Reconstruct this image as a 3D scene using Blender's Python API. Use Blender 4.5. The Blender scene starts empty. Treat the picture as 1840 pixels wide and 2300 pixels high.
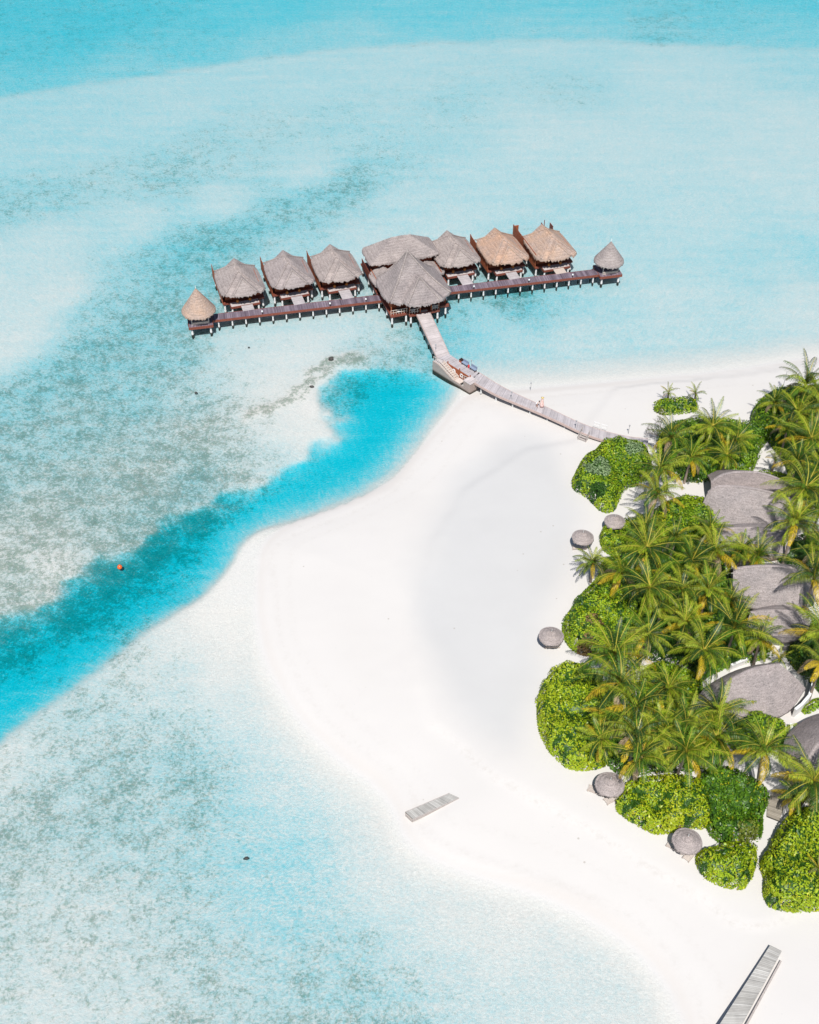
import bpy, math, random
import numpy as np
from mathutils import Vector, Matrix
R=math.radians
random.seed(7); RNG=np.random.default_rng(11)
scene=bpy.context.scene
col=scene.collection

# ------------------------------------------------------------------ camera model
FPX=2700.0; TH=R(43.0); CAMH=112.0
def G(px,py,z=0.0):
    """point of the photograph -> point of the place at height z"""
    x=(px-920)/FPX; y=-(py-1150)/FPX
    d=(x, y*math.sin(TH)+math.cos(TH), y*math.cos(TH)-math.sin(TH))
    t=(z-CAMH)/d[2]
    return np.array([d[0]*t,d[1]*t,z])
def GP(pts,z=0.0): return np.array([G(p[0],p[1],z)[:2] for p in pts])

cam=bpy.data.cameras.new('camera'); camo=bpy.data.objects.new('camera',cam); col.objects.link(camo)
camo.location=(0,0,CAMH); camo.rotation_euler=(R(90)-TH,0,0)
cam.sensor_fit='VERTICAL'; cam.sensor_height=24.0; cam.lens=24.0*FPX/2300.0
cam.clip_start=1.0; cam.clip_end=12000
scene.camera=camo

# ------------------------------------------------------------------ light
world=bpy.data.worlds.new('World'); scene.world=world; world.use_nodes=True
nt=world.node_tree; nt.nodes.clear()
sky=nt.nodes.new('ShaderNodeTexSky'); sky.sky_type='NISHITA'; sky.sun_disc=False
sky.sun_elevation=R(58); sky.sun_rotation=R(183); sky.altitude=0; sky.air_density=1; sky.dust_density=.6; sky.ozone_density=1
bg=nt.nodes.new('ShaderNodeBackground'); bg.inputs['Strength'].default_value=0.09
wo=nt.nodes.new('ShaderNodeOutputWorld'); nt.links.new(sky.outputs[0],bg.inputs[0]); nt.links.new(bg.outputs[0],wo.inputs[0])
sl=bpy.data.lights.new('sun','SUN'); sl.energy=5.0; sl.angle=R(.53); sl.color=(1,.975,.94)
so=bpy.data.objects.new('sun',sl); col.objects.link(so)
so.rotation_euler=Vector((.03,.63,-1)).to_track_quat('-Z','Y').to_euler(); so.location=(0,-50,150)
vs=scene.view_settings; vs.view_transform='Standard'; vs.look='None'; vs.gamma=1; vs.use_curve_mapping=False; vs.exposure=0.0
scene.cycles.max_bounces=8; scene.cycles.diffuse_bounces=3; scene.cycles.transparent_max_bounces=12

# ------------------------------------------------------------------ tags
def tag(o,label=None,cat=None,group=None,kind=None):
    if label: o['label']=label
    if cat: o['category']=cat
    if group: o['group']=group
    if kind: o['kind']=kind
    return o
def empty(name,loc,rz=0,label=None,cat=None,group=None):
    o=bpy.data.objects.new(name,None); col.objects.link(o); o.location=[float(c) for c in loc]; o.rotation_euler=(0,0,rz)
    o.empty_display_size=.5
    return tag(o,label,cat,group)

# ------------------------------------------------------------------ mesh builders
def raw_mesh(name,V,F,T=None,smooth=False):
    me=bpy.data.meshes.new(name)
    V=np.asarray(V,dtype=np.float64)
    if isinstance(F,np.ndarray):
        n=F.shape[1]; me.vertices.add(len(V)); me.vertices.foreach_set('co',V.astype(np.float32).ravel())
        me.loops.add(F.size); me.loops.foreach_set('vertex_index',F.astype(np.int32).ravel())
        me.polygons.add(len(F)); me.polygons.foreach_set('loop_start',np.arange(0,F.size,n,dtype=np.int32))
        me.polygons.foreach_set('loop_total',np.full(len(F),n,dtype=np.int32))
        me.update(calc_edges=True)
    else:
        me.from_pydata([tuple(v) for v in V],[],F); me.update()
    if T is not None:
        a=me.attributes.new('tint','FLOAT_COLOR','POINT'); a.data.foreach_set('color',np.asarray(T,dtype=np.float32).ravel())
    if smooth: me.polygons.foreach_set('use_smooth',np.ones(len(me.polygons),dtype=bool))
    me.validate(); return me
def link(name,me,mats,parent=None):
    o=bpy.data.objects.new(name,me); col.objects.link(o)
    if not isinstance(mats,(list,tuple)): mats=[mats]
    if len(me.materials)==0:
        for m in mats: me.materials.append(m)
    if parent is not None: o.parent=parent
    return o
class MB:
    def __init__(s): s.v=[];s.f=[];s.t=[]
    def add(s,vs,fs,t=(1,1,1,0)):
        b=len(s.v); s.v+= [tuple(map(float,p)) for p in vs]; s.f+=[tuple(i+b for i in f) for f in fs]
        if isinstance(t,tuple): s.t+=[t]*len(vs)
        else: s.t+=[tuple(x) for x in t]
    def box(s,x0,x1,y0,y1,z0,z1,t=(1,1,1,0)):
        s.add([(x0,y0,z0),(x1,y0,z0),(x1,y1,z0),(x0,y1,z0),(x0,y0,z1),(x1,y0,z1),(x1,y1,z1),(x0,y1,z1)],
              [(3,2,1,0),(4,5,6,7),(0,1,5,4),(1,2,6,5),(2,3,7,6),(3,0,4,7)],t)
    def cyl(s,p0,p1,r0,r1=None,n=8,t=(1,1,1,0),cap=True):
        if r1 is None: r1=r0
        p0=Vector(p0);p1=Vector(p1);d=(p1-p0).normalized()
        a=d.orthogonal().normalized();b=d.cross(a)
        vs=[p0+(a*math.cos(2*math.pi*i/n)+b*math.sin(2*math.pi*i/n))*r0 for i in range(n)]+[p1+(a*math.cos(2*math.pi*i/n)+b*math.sin(2*math.pi*i/n))*r1 for i in range(n)]
        fs=[(i,(i+1)%n,n+(i+1)%n,n+i) for i in range(n)]
        if cap: fs+=[tuple(range(n))[::-1],tuple(range(n,2*n))]
        s.add(vs,fs,t)
    def lathe(s,prof,n=16,c=(0,0,0),t=(1,1,1,0)):
        vs=[];fs=[]
        for r,z in prof:
            for i in range(n): vs.append((c[0]+r*math.cos(2*math.pi*i/n),c[1]+r*math.sin(2*math.pi*i/n),c[2]+z))
        for k in range(len(prof)-1):
            for i in range(n): fs.append((k*n+i,k*n+(i+1)%n,(k+1)*n+(i+1)%n,(k+1)*n+i))
        fs.append(tuple(range(n))[::-1]); fs.append(tuple(range((len(prof)-1)*n,len(prof)*n)))
        s.add(vs,fs,t)
    def build(s,name,mat,parent=None,smooth=False):
        return link(name,raw_mesh(name,s.v,s.f,s.t,smooth),mat,parent)
def beam(p0,p1,w,h,mb,t=(1,1,1,0)):
    """rectangular bar between two points, w wide and h high"""
    p0=Vector(p0);p1=Vector(p1);d=(p1-p0).normalized();up=Vector((0,0,1))
    if abs(d.z)>.98: up=Vector((0,1,0))
    sd=d.cross(up).normalized()*w/2; u=sd.cross(d).normalized()*h/2
    vs=[p0-sd-u,p0+sd-u,p0+sd+u,p0-sd+u,p1-sd-u,p1+sd-u,p1+sd+u,p1-sd+u]
    mb.add(vs,[(3,2,1,0),(4,5,6,7),(0,1,5,4),(1,2,6,5),(2,3,7,6),(3,0,4,7)],t)

# ------------------------------------------------------------------ materials
class NT:
    def __init__(s,name):
        s.m=bpy.data.materials.new(name); s.m.use_nodes=True; s.t=s.m.node_tree; s.t.nodes.clear()
        s.out=s.t.nodes.new('ShaderNodeOutputMaterial')
    def n(s,typ,**k):
        o=s.t.nodes.new(typ)
        for a,b in k.items(): setattr(o,a,b)
        return o
    def l(s,a,b): s.t.links.new(a,b)
    def val(s,sock,v):
        if hasattr(v,'is_output') or isinstance(v,bpy.types.NodeSocket): s.l(v,sock)
        else: sock.default_value=v
    def math(s,op,a,b=0.0,c=None,clamp=False):
        o=s.n('ShaderNodeMath',operation=op); o.use_clamp=clamp
        s.val(o.inputs[0],a); s.val(o.inputs[1],b)
        if c is not None: s.val(o.inputs[2],c)
        return o.outputs[0]
    def mix(s,f,a,b,blend='MIX'):
        o=s.n('ShaderNodeMix',data_type='RGBA',blend_type=blend); s.val(o.inputs[0],f)
        for k,v in ((6,a),(7,b)):
            if isinstance(v,tuple): v=(v+(1,))[:4]
            s.val(o.inputs[k],v)
        return o.outputs[2]
    def noise(s,vec,scale,detail=3,rough=.55,dist=0):
        o=s.n('ShaderNodeTexNoise'); o.inputs['Scale'].default_value=scale; o.inputs['Detail'].default_value=detail
        o.inputs['Roughness'].default_value=rough; o.inputs['Distortion'].default_value=dist
        if vec is not None: s.l(vec,o.inputs['Vector'])
        return o.outputs['Fac']
    def mapping(s,vec,scale=(1,1,1),rot=(0,0,0)):
        o=s.n('ShaderNodeMapping'); o.inputs['Scale'].default_value=scale; o.inputs['Rotation'].default_value=rot; s.l(vec,o.inputs['Vector']); return o.outputs[0]
    def coord(s,w='Object'): return s.n('ShaderNodeTexCoord').outputs[w]
    def pos(s): return s.n('ShaderNodeNewGeometry').outputs['Position']
    def attr(s,name='tint'):
        return s.n('ShaderNodeAttribute',attribute_name=name)
    def mr(s,v,a,b,c=0.,d=1.):
        o=s.n('ShaderNodeMapRange'); s.val(o.inputs[0],v)
        for i,x in zip((1,2,3,4),(a,b,c,d)): s.val(o.inputs[i],x)
        return o.outputs[0]
    def bump(s,h,strength=.5,dist=.05):
        o=s.n('ShaderNodeBump'); o.inputs['Strength'].default_value=strength; o.inputs['Distance'].default_value=dist; s.l(h,o.inputs['Height']); return o.outputs[0]
    def principled(s,colr,rough=.8,nrm=None,spec=.3):
        p=s.n('ShaderNodeBsdfPrincipled'); 
        if isinstance(colr,tuple): colr=(colr+(1,))[:4]
        s.val(p.inputs['Base Color'],colr); s.val(p.inputs['Roughness'],rough); p.inputs['Specular IOR Level'].default_value=spec
        if nrm is not None: s.l(nrm,p.inputs['Normal'])
        return p
    def done(s,sh): s.l(sh.outputs[0] if hasattr(sh,'outputs') else sh,s.out.inputs[0]); return s.m

def m_simple(name,c,rough=.7,var=.18,scale=6,spec=.3):
    N=NT(name); n=N.noise(N.coord(),scale,4,.6)
    f=N.mr(n,.25,.75,1-var,1+var)
    cc=N.mix(1.0,c,N.n('ShaderNodeCombineColor').outputs[0],'MULTIPLY')
    # combine colour fed by the factor
    comb=[x for x in N.t.nodes if x.bl_idname=='ShaderNodeCombineColor'][0]
    for i in range(3): N.l(f,comb.inputs[i])
    return N.done(N.principled(cc,rough,None,spec))
def m_thatch(name,c1,c2,course=.07):
    N=NT(name); o=N.coord()
    n1=N.noise(N.mapping(o,(1,1,1)),.55,3,.6); n2=N.noise(N.mapping(o,(9,9,1.2)),1.0,3,.7); n3=N.noise(N.mapping(o,(1.2,1.2,9)),1.2,3,.7); n4=N.noise(o,14,2,.8)
    c=N.mix(N.mr(n1,.35,.65),c1,c2)
    v=N.math('ADD',N.math('MULTIPLY',n2,.5),N.math('ADD',N.math('MULTIPLY',n3,.35),N.math('MULTIPLY',n4,.25)))
    z=N.n('ShaderNodeSeparateXYZ'); N.l(o,z.inputs[0]); fz=N.math('FRACT',N.math('ADD',N.math('DIVIDE',z.outputs[2],.34),N.math('MULTIPLY',n1,1.2)))
    v=N.math('MULTIPLY_ADD',N.math('SUBTRACT',fz,.5),course,v)
    f=N.mr(v,.38,.72,.46,1.36)
    comb=N.n('ShaderNodeCombineColor'); [N.l(f,comb.inputs[i]) for i in range(3)]
    c=N.mix(1.0,c,comb.outputs[0],'MULTIPLY')
    c=N.mix(1.0,c,N.attr().outputs['Color'],'MULTIPLY')
    return N.done(N.principled(c,.95,N.bump(v,.8,.12),.1))
def m_plank(name,c1,c2,gap=.14,dark=.45,rough=.75):
    """boards across a deck: the distance along it is kept in the alpha of 'tint'"""
    N=NT(name); a=N.attr(); s=a.outputs['Alpha']
    idx=N.math('FLOOR',N.math('DIVIDE',s,gap)); fr=N.math('FRACT',N.math('DIVIDE',s,gap))
    wn=N.n('ShaderNodeTexWhiteNoise',noise_dimensions='1D'); N.l(idx,wn.inputs['W'])
    idx2=N.math('FLOOR',N.math('DIVIDE',s,gap*7.3)); wn2=N.n('ShaderNodeTexWhiteNoise',noise_dimensions='1D'); N.l(idx2,wn2.inputs['W'])
    c=N.mix(N.math('MULTIPLY_ADD',wn.outputs[0],.6,N.math('MULTIPLY',wn2.outputs[0],.4)),c1,c2)
    big=N.noise(N.coord(),.8,4,.6); 
    f=N.math('MULTIPLY',N.mr(N.math('MINIMUM',fr,N.math('SUBTRACT',1.0,fr)),.0,.1,dark,1.0),N.mr(big,.3,.7,.82,1.12))
    f=N.math('MULTIPLY',f,N.mr(N.math('FRACT',N.math('DIVIDE',s,gap*7.3)),.02,.10,.62,1.0))
    comb=N.n('ShaderNodeCombineColor'); [N.l(f,comb.inputs[i]) for i in range(3)]
    c=N.mix(1.0,c,comb.outputs[0],'MULTIPLY'); c=N.mix(1.0,c,a.outputs['Color'],'MULTIPLY')
    return N.done(N.principled(c,rough,None,.3))
def m_leaf(name,trans=.25,rough=.45,spec=.45):
    N=NT(name); a=N.attr(); c=a.outputs['Color']
    c=N.mix(1.0,c,N.mix(N.noise(N.pos(),.5,3,.6),(.72,.78,.75),(1.25,1.2,1.2)),'MULTIPLY')
    p=N.principled(c,rough,None,spec); tr=N.n('ShaderNodeBsdfTranslucent'); N.l(c,tr.inputs[0])
    mx=N.n('ShaderNodeMixShader'); mx.inputs[0].default_value=trans; N.l(p.outputs[0],mx.inputs[1]); N.l(tr.outputs[0],mx.inputs[2])
    return N.done(mx)

M={}
M['thatch_grey']=m_thatch('thatch_grey',(.41,.350,.325),(.315,.27,.255))
M['thatch_tan']=m_thatch('thatch_tan',(.50,.345,.255),(.40,.31,.265))
M['thatch_land']=m_thatch('thatch_land',(.38,.33,.312),(.305,.27,.258),.025)
M['red_wood']=m_simple('red_wood',(.21,.060,.038),.6,.3,5)
M['wall_wood']=m_simple('wall_wood',(.34,.095,.040),.7,.35,4)
M['dark_wood']=m_simple('dark_wood',(.035,.018,.014),.7,.3,4)
M['deck_dark']=m_plank('deck_dark',(.085,.060,.080),(.30,.24,.28),.16)
M['deck_light']=m_plank('deck_light',(.50,.44,.42),(.62,.55,.53),.15,.6)
M['deck_grey']=m_plank('deck_grey',(.40,.36,.36),(.56,.51,.51),.16,.5)
M['deck_old']=m_plank('deck_old',(.34,.32,.29),(.55,.53,.49),.19,.35)
M['fascia']=m_simple('fascia',(.50,.38,.34),.7,.15,3)
M['weathered']=m_simple('weathered',(.42,.37,.34),.85,.25,5)
M['white_paint']=m_simple('white_paint',(.78,.78,.76),.6,.06,3)
M['plaster']=m_simple('plaster',(.72,.70,.67),.85,.06,2)
M['clay']=m_simple('clay',(.45,.16,.035),.6,.2,6)
M['tan_wood']=m_simple('tan_wood',(.52,.43,.37),.7,.12,6)
M['cream']=m_simple('cream',(.60,.52,.46),.7,.16,6)
M['metal']=m_simple('metal',(.35,.35,.36),.4,.1,6,.5)
M['cushion']=m_simple('cushion',(.24,.29,.38),.8,.1,6)
M['red']=m_simple('red_cloth',(.55,.05,.05),.7,.1,6)
M['orange']=m_simple('orange_plastic',(.85,.13,.02),.35,.05,3,.5)
M['trunk']=m_simple('palm_trunk',(.24,.19,.15),.9,.3,5)
M['twig']=m_simple('twig',(.20,.17,.15),.9,.2,5)
M['rock']=m_simple('rock',(.07,.065,.06),.9,.4,3)
M['skin']=m_simple('skin',(.55,.33,.24),.6,.03,3)
M['pink']=m_simple('pink_dress',(.80,.55,.50),.8,.05,3)
M['white_cloth']=m_simple('white_cloth',(.80,.78,.76),.8,.04,3)
M['hair']=m_simple('dark_hair',(.02,.012,.01),.6,.2,8)
M['straw']=m_simple('straw',(.62,.48,.22),.8,.1,12)
M['leaf']=m_leaf('bush_leaf'); M['palm']=m_leaf('palm_leaf',.10,.42,.26)
def m_pile():
    N=NT('white_pile'); z=N.n('ShaderNodeSeparateXYZ'); N.l(N.pos(),z.inputs[0])
    n=N.noise(N.pos(),3,3,.6)
    f=N.mr(N.math('ADD',z.outputs[2],N.math('MULTIPLY',n,.3)),.38,.5,0,1)
    return N.done(N.principled(N.mix(f,(.05,.045,.035),(.52,.52,.51)),.6,None,.3))
M['pile']=m_pile()
def m_stonewall():
    N=NT('landing_boards'); z=N.n('ShaderNodeSeparateXYZ'); N.l(N.pos(),z.inputs[0])
    n=N.noise(N.mapping(N.coord(),(1,1,5)),2,4,.65)
    fr=N.math('FRACT',N.math('DIVIDE',z.outputs[2],.22))
    b=N.mr(N.math('MINIMUM',fr,N.math('SUBTRACT',1.0,fr)),0,.12,.6,1.0)
    c=N.mix(n,(.27,.20,.18),(.50,.41,.36)); comb=N.n('ShaderNodeCombineColor'); [N.l(b,comb.inputs[i]) for i in range(3)]
    c=N.mix(1.0,c,comb.outputs[0],'MULTIPLY')
    f=N.mr(N.math('ADD',z.outputs[2],N.math('MULTIPLY',n,.3)),.3,.65,0,1)
    return N.done(N.principled(N.mix(f,(.05,.04,.03),c),.8,None,.2))
M['landing_boards']=m_stonewall()

# ------------------------------------------------------------------ terrain fields
def poly_sd(P,poly):
    """signed distance (positive inside) of points P (n,2) to a closed polygon"""
    x,y=P[:,0],P[:,1]; best=np.full(len(P),1e18); ins=np.zeros(len(P),bool); n=len(poly)
    for i in range(n):
        a=poly[i];b=poly[(i+1)%n];e=b-a; L2=max(e@e,1e-12)
        t=np.clip(((x-a[0])*e[0]+(y-a[1])*e[1])/L2,0,1)
        d=(x-a[0]-t*e[0])**2+(y-a[1]-t*e[1])**2; best=np.minimum(best,d)
        c=((a[1]>y)!=(b[1]>y)); 
        with np.errstate(divide='ignore',invalid='ignore'):
            xi=a[0]+(y-a[1])/(b[1]-a[1] if b[1]!=a[1] else 1e-9)*e[0]
        ins^=c&(x<xi)
    return np.where(ins,1,-1)*np.sqrt(best)
def smooth_poly(pts,it=2):
    p=np.array(pts,float)
    for _ in range(it):
        q=np.roll(p,-1,0); p=np.stack([.75*p+.25*q,.25*p+.75*q],1).reshape(-1,2)
    return p
def sstep(x,a,b): t=np.clip((x-a)/(b-a),0,1); return t*t*(3-2*t)
def vnoise(x,y,s,seed=0):
    """cheap smooth value noise, about -1..1"""
    x=np.asarray(x)/s+seed*17.3; y=np.asarray(y)/s+seed*9.1
    xi=np.floor(x).astype(int); yi=np.floor(y).astype(int); fx=x-xi; fy=y-yi
    h=lambda a,b: (np.sin(a*127.1+b*311.7+seed*74.7)*43758.5453)%1.0
    u=fx*fx*(3-2*fx); v=fy*fy*(3-2*fy)
    return 2*((h(xi,yi)*(1-u)+h(xi+1,yi)*u)*(1-v)+(h(xi,yi+1)*(1-u)+h(xi+1,yi+1)*u)*v)-1
DRY=smooth_poly(GP([(1900,788),(1650,832),(1450,850),(1300,864),(1190,874),(1120,876),(1075,878),(1030,896),(990,950),(935,1015),(880,1078),(800,1122),(700,1160),(630,1185),(583,1225),(574,1300),(577,1400),(592,1480),(640,1570),(700,1650),(780,1720),(850,1770),(893,1830),(905,1880),(960,1930),(1060,1965),(1200,2005),(1300,2050),(1400,2110),(1470,2180),(1520,2260),(1560,2380),(1700,2700),(3200,2700),(3600,1500),(2600,780)]),2)
CH=smooth_poly(GP([(720,868),(760,832),(860,815),(960,828),(1022,868),(1000,905),(965,950),(930,1000),(890,1055),(830,1100),(740,1140),(660,1168),(590,1190),(548,1225),(520,1280),(465,1335),(395,1385),(330,1425),(240,1495),(140,1568),(50,1640),(-100,1755),(-300,1900),(-300,1530),(-100,1430),(50,1360),(165,1295),(285,1215),(400,1150),(500,1105),(600,1062),(682,1015),(742,985),(750,945),(728,910)]),2)
FAR=GP([(-900,300),(-200,245),(0,218),(110,198),(230,180),(360,160),(490,140),(600,124),(700,112),(800,103),(920,95),(1060,90),(1200,88),(1350,90),(1500,97),(1700,104),(1840,104),(2200,104),(3500,60),(3500,-1000),(-900,-1000)])
GREY=smooth_poly(GP([(1130,1000),(1240,990),(1290,1080),(1285,1150),(1280,1300),(1200,1400),(1190,1500),(1200,1640),(1150,1720),(1060,1650),(975,1560),(935,1400),(945,1250),(1010,1120)]),2)
BERM=GP([(960,1640),(1050,1700),(1110,1765),(1250,1835),(1400,1925),(1500,1985),(1580,2040),(1640,2080),(1700,2092),(1760,2080),(1840,2060),(2200,2000),(2200,700),(1500,700),(1290,1000),(1180,1020),(1040,1110),(960,1240),(930,1400),(930,1550)])
C=[(0,0,2.4,.3),(300,20,2.3,.3),(600,30,2.0,.15),(920,30,1.7,.1),(1300,30,1.6,.15),(1600,40,1.7,.3),(1840,20,1.9,.2),(100,120,2.2,.3),(400,110,1.9,.3),(200,60,2.4,.3),(1500,70,1.5,.42),(1300,75,1.3,.3),(1840,80,1.5,.2),(0,-100,3,.2),(1000,-100,2.4,.1),(1840,-100,2.4,.1),(800,80,1.3,.2),(650,95,1.4,.25),(300,140,1.5,.3),(0,170,1.8,.3)]
C2=[(0,260,.75,0),(250,220,.7,0),(500,180,.68,0),(900,130,.62,0),(1300,120,.66,0),(1800,130,.75,0),(0,330,.7,.1),(400,250,.65,.06),(1500,200,.58,0),(1800,300,.5,0),(1840,500,.55,0),
(0,470,.8,.38),(120,440,.8,.36),(250,395,.7,.34),(370,385,.8,.4),(480,310,.7,.32),(600,290,.65,.3),(760,250,.7,.28),(1000,220,.7,.28),(1280,190,.7,.3),(950,190,.65,.2),(850,230,.65,.2),
(700,380,.55,.12),(300,500,.55,.1),(100,540,.5,.06),(0,600,.5,0),(0,680,.42,0),(60,740,.36,0),(0,790,.36,0),(150,660,.35,.1),(1100,400,.58,.03),(1400,350,.52,0),(1600,500,.55,0),(1500,700,.5,0),(1700,560,.68,0),(1840,560,.8,0),(1840,690,.42,0),(1750,400,.5,0),(1250,300,.5,.05),(200,300,.7,.02),(700,180,.65,0),
(800,405,.85,.5),(740,430,.9,.44),(640,470,.95,.4),(560,510,1.0,.44),(490,530,1.1,.5),(420,570,1.1,.45),(360,610,1.0,.42),(270,640,.8,.35),(200,700,.8,.4),(860,390,.8,.3),
(380,700,.9,.52),(300,760,.9,.5),(200,800,.9,.5),(100,850,.9,.48),(0,900,.8,.48),(400,800,.8,.48),(300,900,.8,.48),(450,900,.6,.46),(150,950,.7,.52),(0,1050,.6,.56),(300,1000,.5,.6),(450,980,.35,.72),(350,1080,.35,.72),(500,930,.3,.45),(200,1100,.5,.62),(100,1180,.3,.66),(0,1260,.2,.6),(100,1270,.12,.4),(50,1320,.3,.66),(250,1150,.4,.62),(330,1150,.6,.68),(550,1000,.4,.58),(430,1080,.7,.66),(-200,1100,.6,.55),(-200,900,.7,.5),
(560,740,.42,.2),(650,730,.42,.15),(750,720,.42,.15),(850,730,.45,.2),(560,830,.3,.2),(650,800,.25,.1),(620,870,.15,.18),(700,780,.25,.1),(480,860,.45,.34),(820,780,.5,.4),(920,800,.7,.5),(880,770,.5,.4),
(640,960,.12,.08),(700,920,.05,0),(690,980,.15,.05),(600,960,.2,.3),(620,1010,.45,.3),(590,920,.15,.5),
(1000,740,1.1,.34),(1050,780,.85,.12),(1000,800,1.0,.3),(960,760,1.0,.42),(1150,760,.58,0),(1300,760,.5,0),(1100,700,.65,.1),(1120,672,1.2,.62),(1180,667,1.2,.62),(1060,680,.9,.35),(1240,660,.8,.25),(1000,680,.9,.36),(900,760,.6,.36),(1400,640,.6,0),
(600,680,.5,.42),(500,640,.9,.5),(700,640,.5,.42),(800,650,.5,.36),(1050,620,.5,.42),(1150,600,.5,.35),(900,440,.55,.08),(1000,500,.5,.06),(500,460,.5,.1),(650,560,.7,.28),(820,540,.5,.15),(1250,600,.5,.08),
(20,1690,.2,.3),(100,1700,.35,.36),(300,1480,.3,.42),(400,1500,.4,.34),(200,1600,.4,.4),(100,1800,.4,.5),(0,1900,.35,.48),(200,1800,.45,.48),(300,1750,.45,.48),(400,1700,.5,.46),(450,1800,.55,.5),(500,1700,.5,.38),(550,1850,.6,.36),(300,1900,.45,.42),(450,1950,.55,.38),(100,2000,.3,.38),(0,2100,.3,.38),(200,2100,.25,.38),(100,2250,.22,.28),(300,2250,.25,.32),(300,2100,.3,.38),(450,2100,.4,.42),(500,2200,.4,.44),(400,2280,.35,.44),(600,1950,.62,.12),(650,1900,.62,.04),(700,2000,.62,.06),(640,2050,.62,.14),(550,2020,.6,.22),(700,1850,.5,0),(600,1700,.38,.12),(550,1600,.22,.06),(650,1780,.3,0),(500,1500,.12,.03),(750,2080,.6,.36),(800,2150,.55,.47),(850,2220,.5,.47),(700,2150,.5,.42),(650,2250,.45,.38),(900,2280,.5,.46),(780,2050,.4,.25),(900,2100,.3,.18),(1000,2200,.35,.26),(1100,2290,.3,.12),(850,2000,.2,0),(1000,2050,.12,0),(1150,2040,.04,0),(1100,2100,.16,0),(1250,2150,.2,0),(1350,2200,.2,0),(1450,2280,.18,0),(800,1900,.16,0),(880,1950,.12,0),(750,1780,.12,0),(650,1650,.1,0),(1200,2230,.28,.03),
(400,1450,.12,.1),(470,1400,.04,0),(540,1330,.03,0),(560,1250,.03,0),(520,1450,.05,0),(0,2400,.3,.35),(600,2500,.4,.4),(1200,2500,.3,.1),(-300,1900,.4,.45),(2200,650,.5,0),(2200,200,.7,0),(-400,300,.7,.1),(-400,600,.4,.1)]
CC=[(450,1150,.66),(350,1230,.70),(250,1290,.70),(150,1380,.64),(50,1450,.6),(735,865,.5),(722,885,.6),(830,835,.42),(900,850,.38),(760,850,.5),(700,1060,.34),(600,1120,.48),(850,950,0),(900,900,.04),(800,1000,.05),(800,1100,0),(650,1170,.05),(560,1230,.08),(450,1330,.1),(330,1400,.3),(400,1290,.4),(200,1500,.12),(130,1470,.36),(260,1380,.5),(100,1580,.1),(0,1640,.12),(520,1180,.5)]
def idw(P,cps,cols,p=3.0):
    pts=np.array([G(c[0],c[1])[:2] for c in cps]); vals=np.array([[c[k] for k in cols] for c in cps])
    S=np.array([1,.75]); out=np.zeros((len(P),len(cols)))
    for i in range(0,len(P),8000):
        q=P[i:i+8000]*S; d=((q[:,None,:]-pts[None]*S)**2).sum(2)+9.0
        # distance weights scaled so that far-away control points stay local
        w=d**(-p/2*1.25); out[i:i+8000]=(w@vals)/w.sum(1,keepdims=True)
    return out
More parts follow.
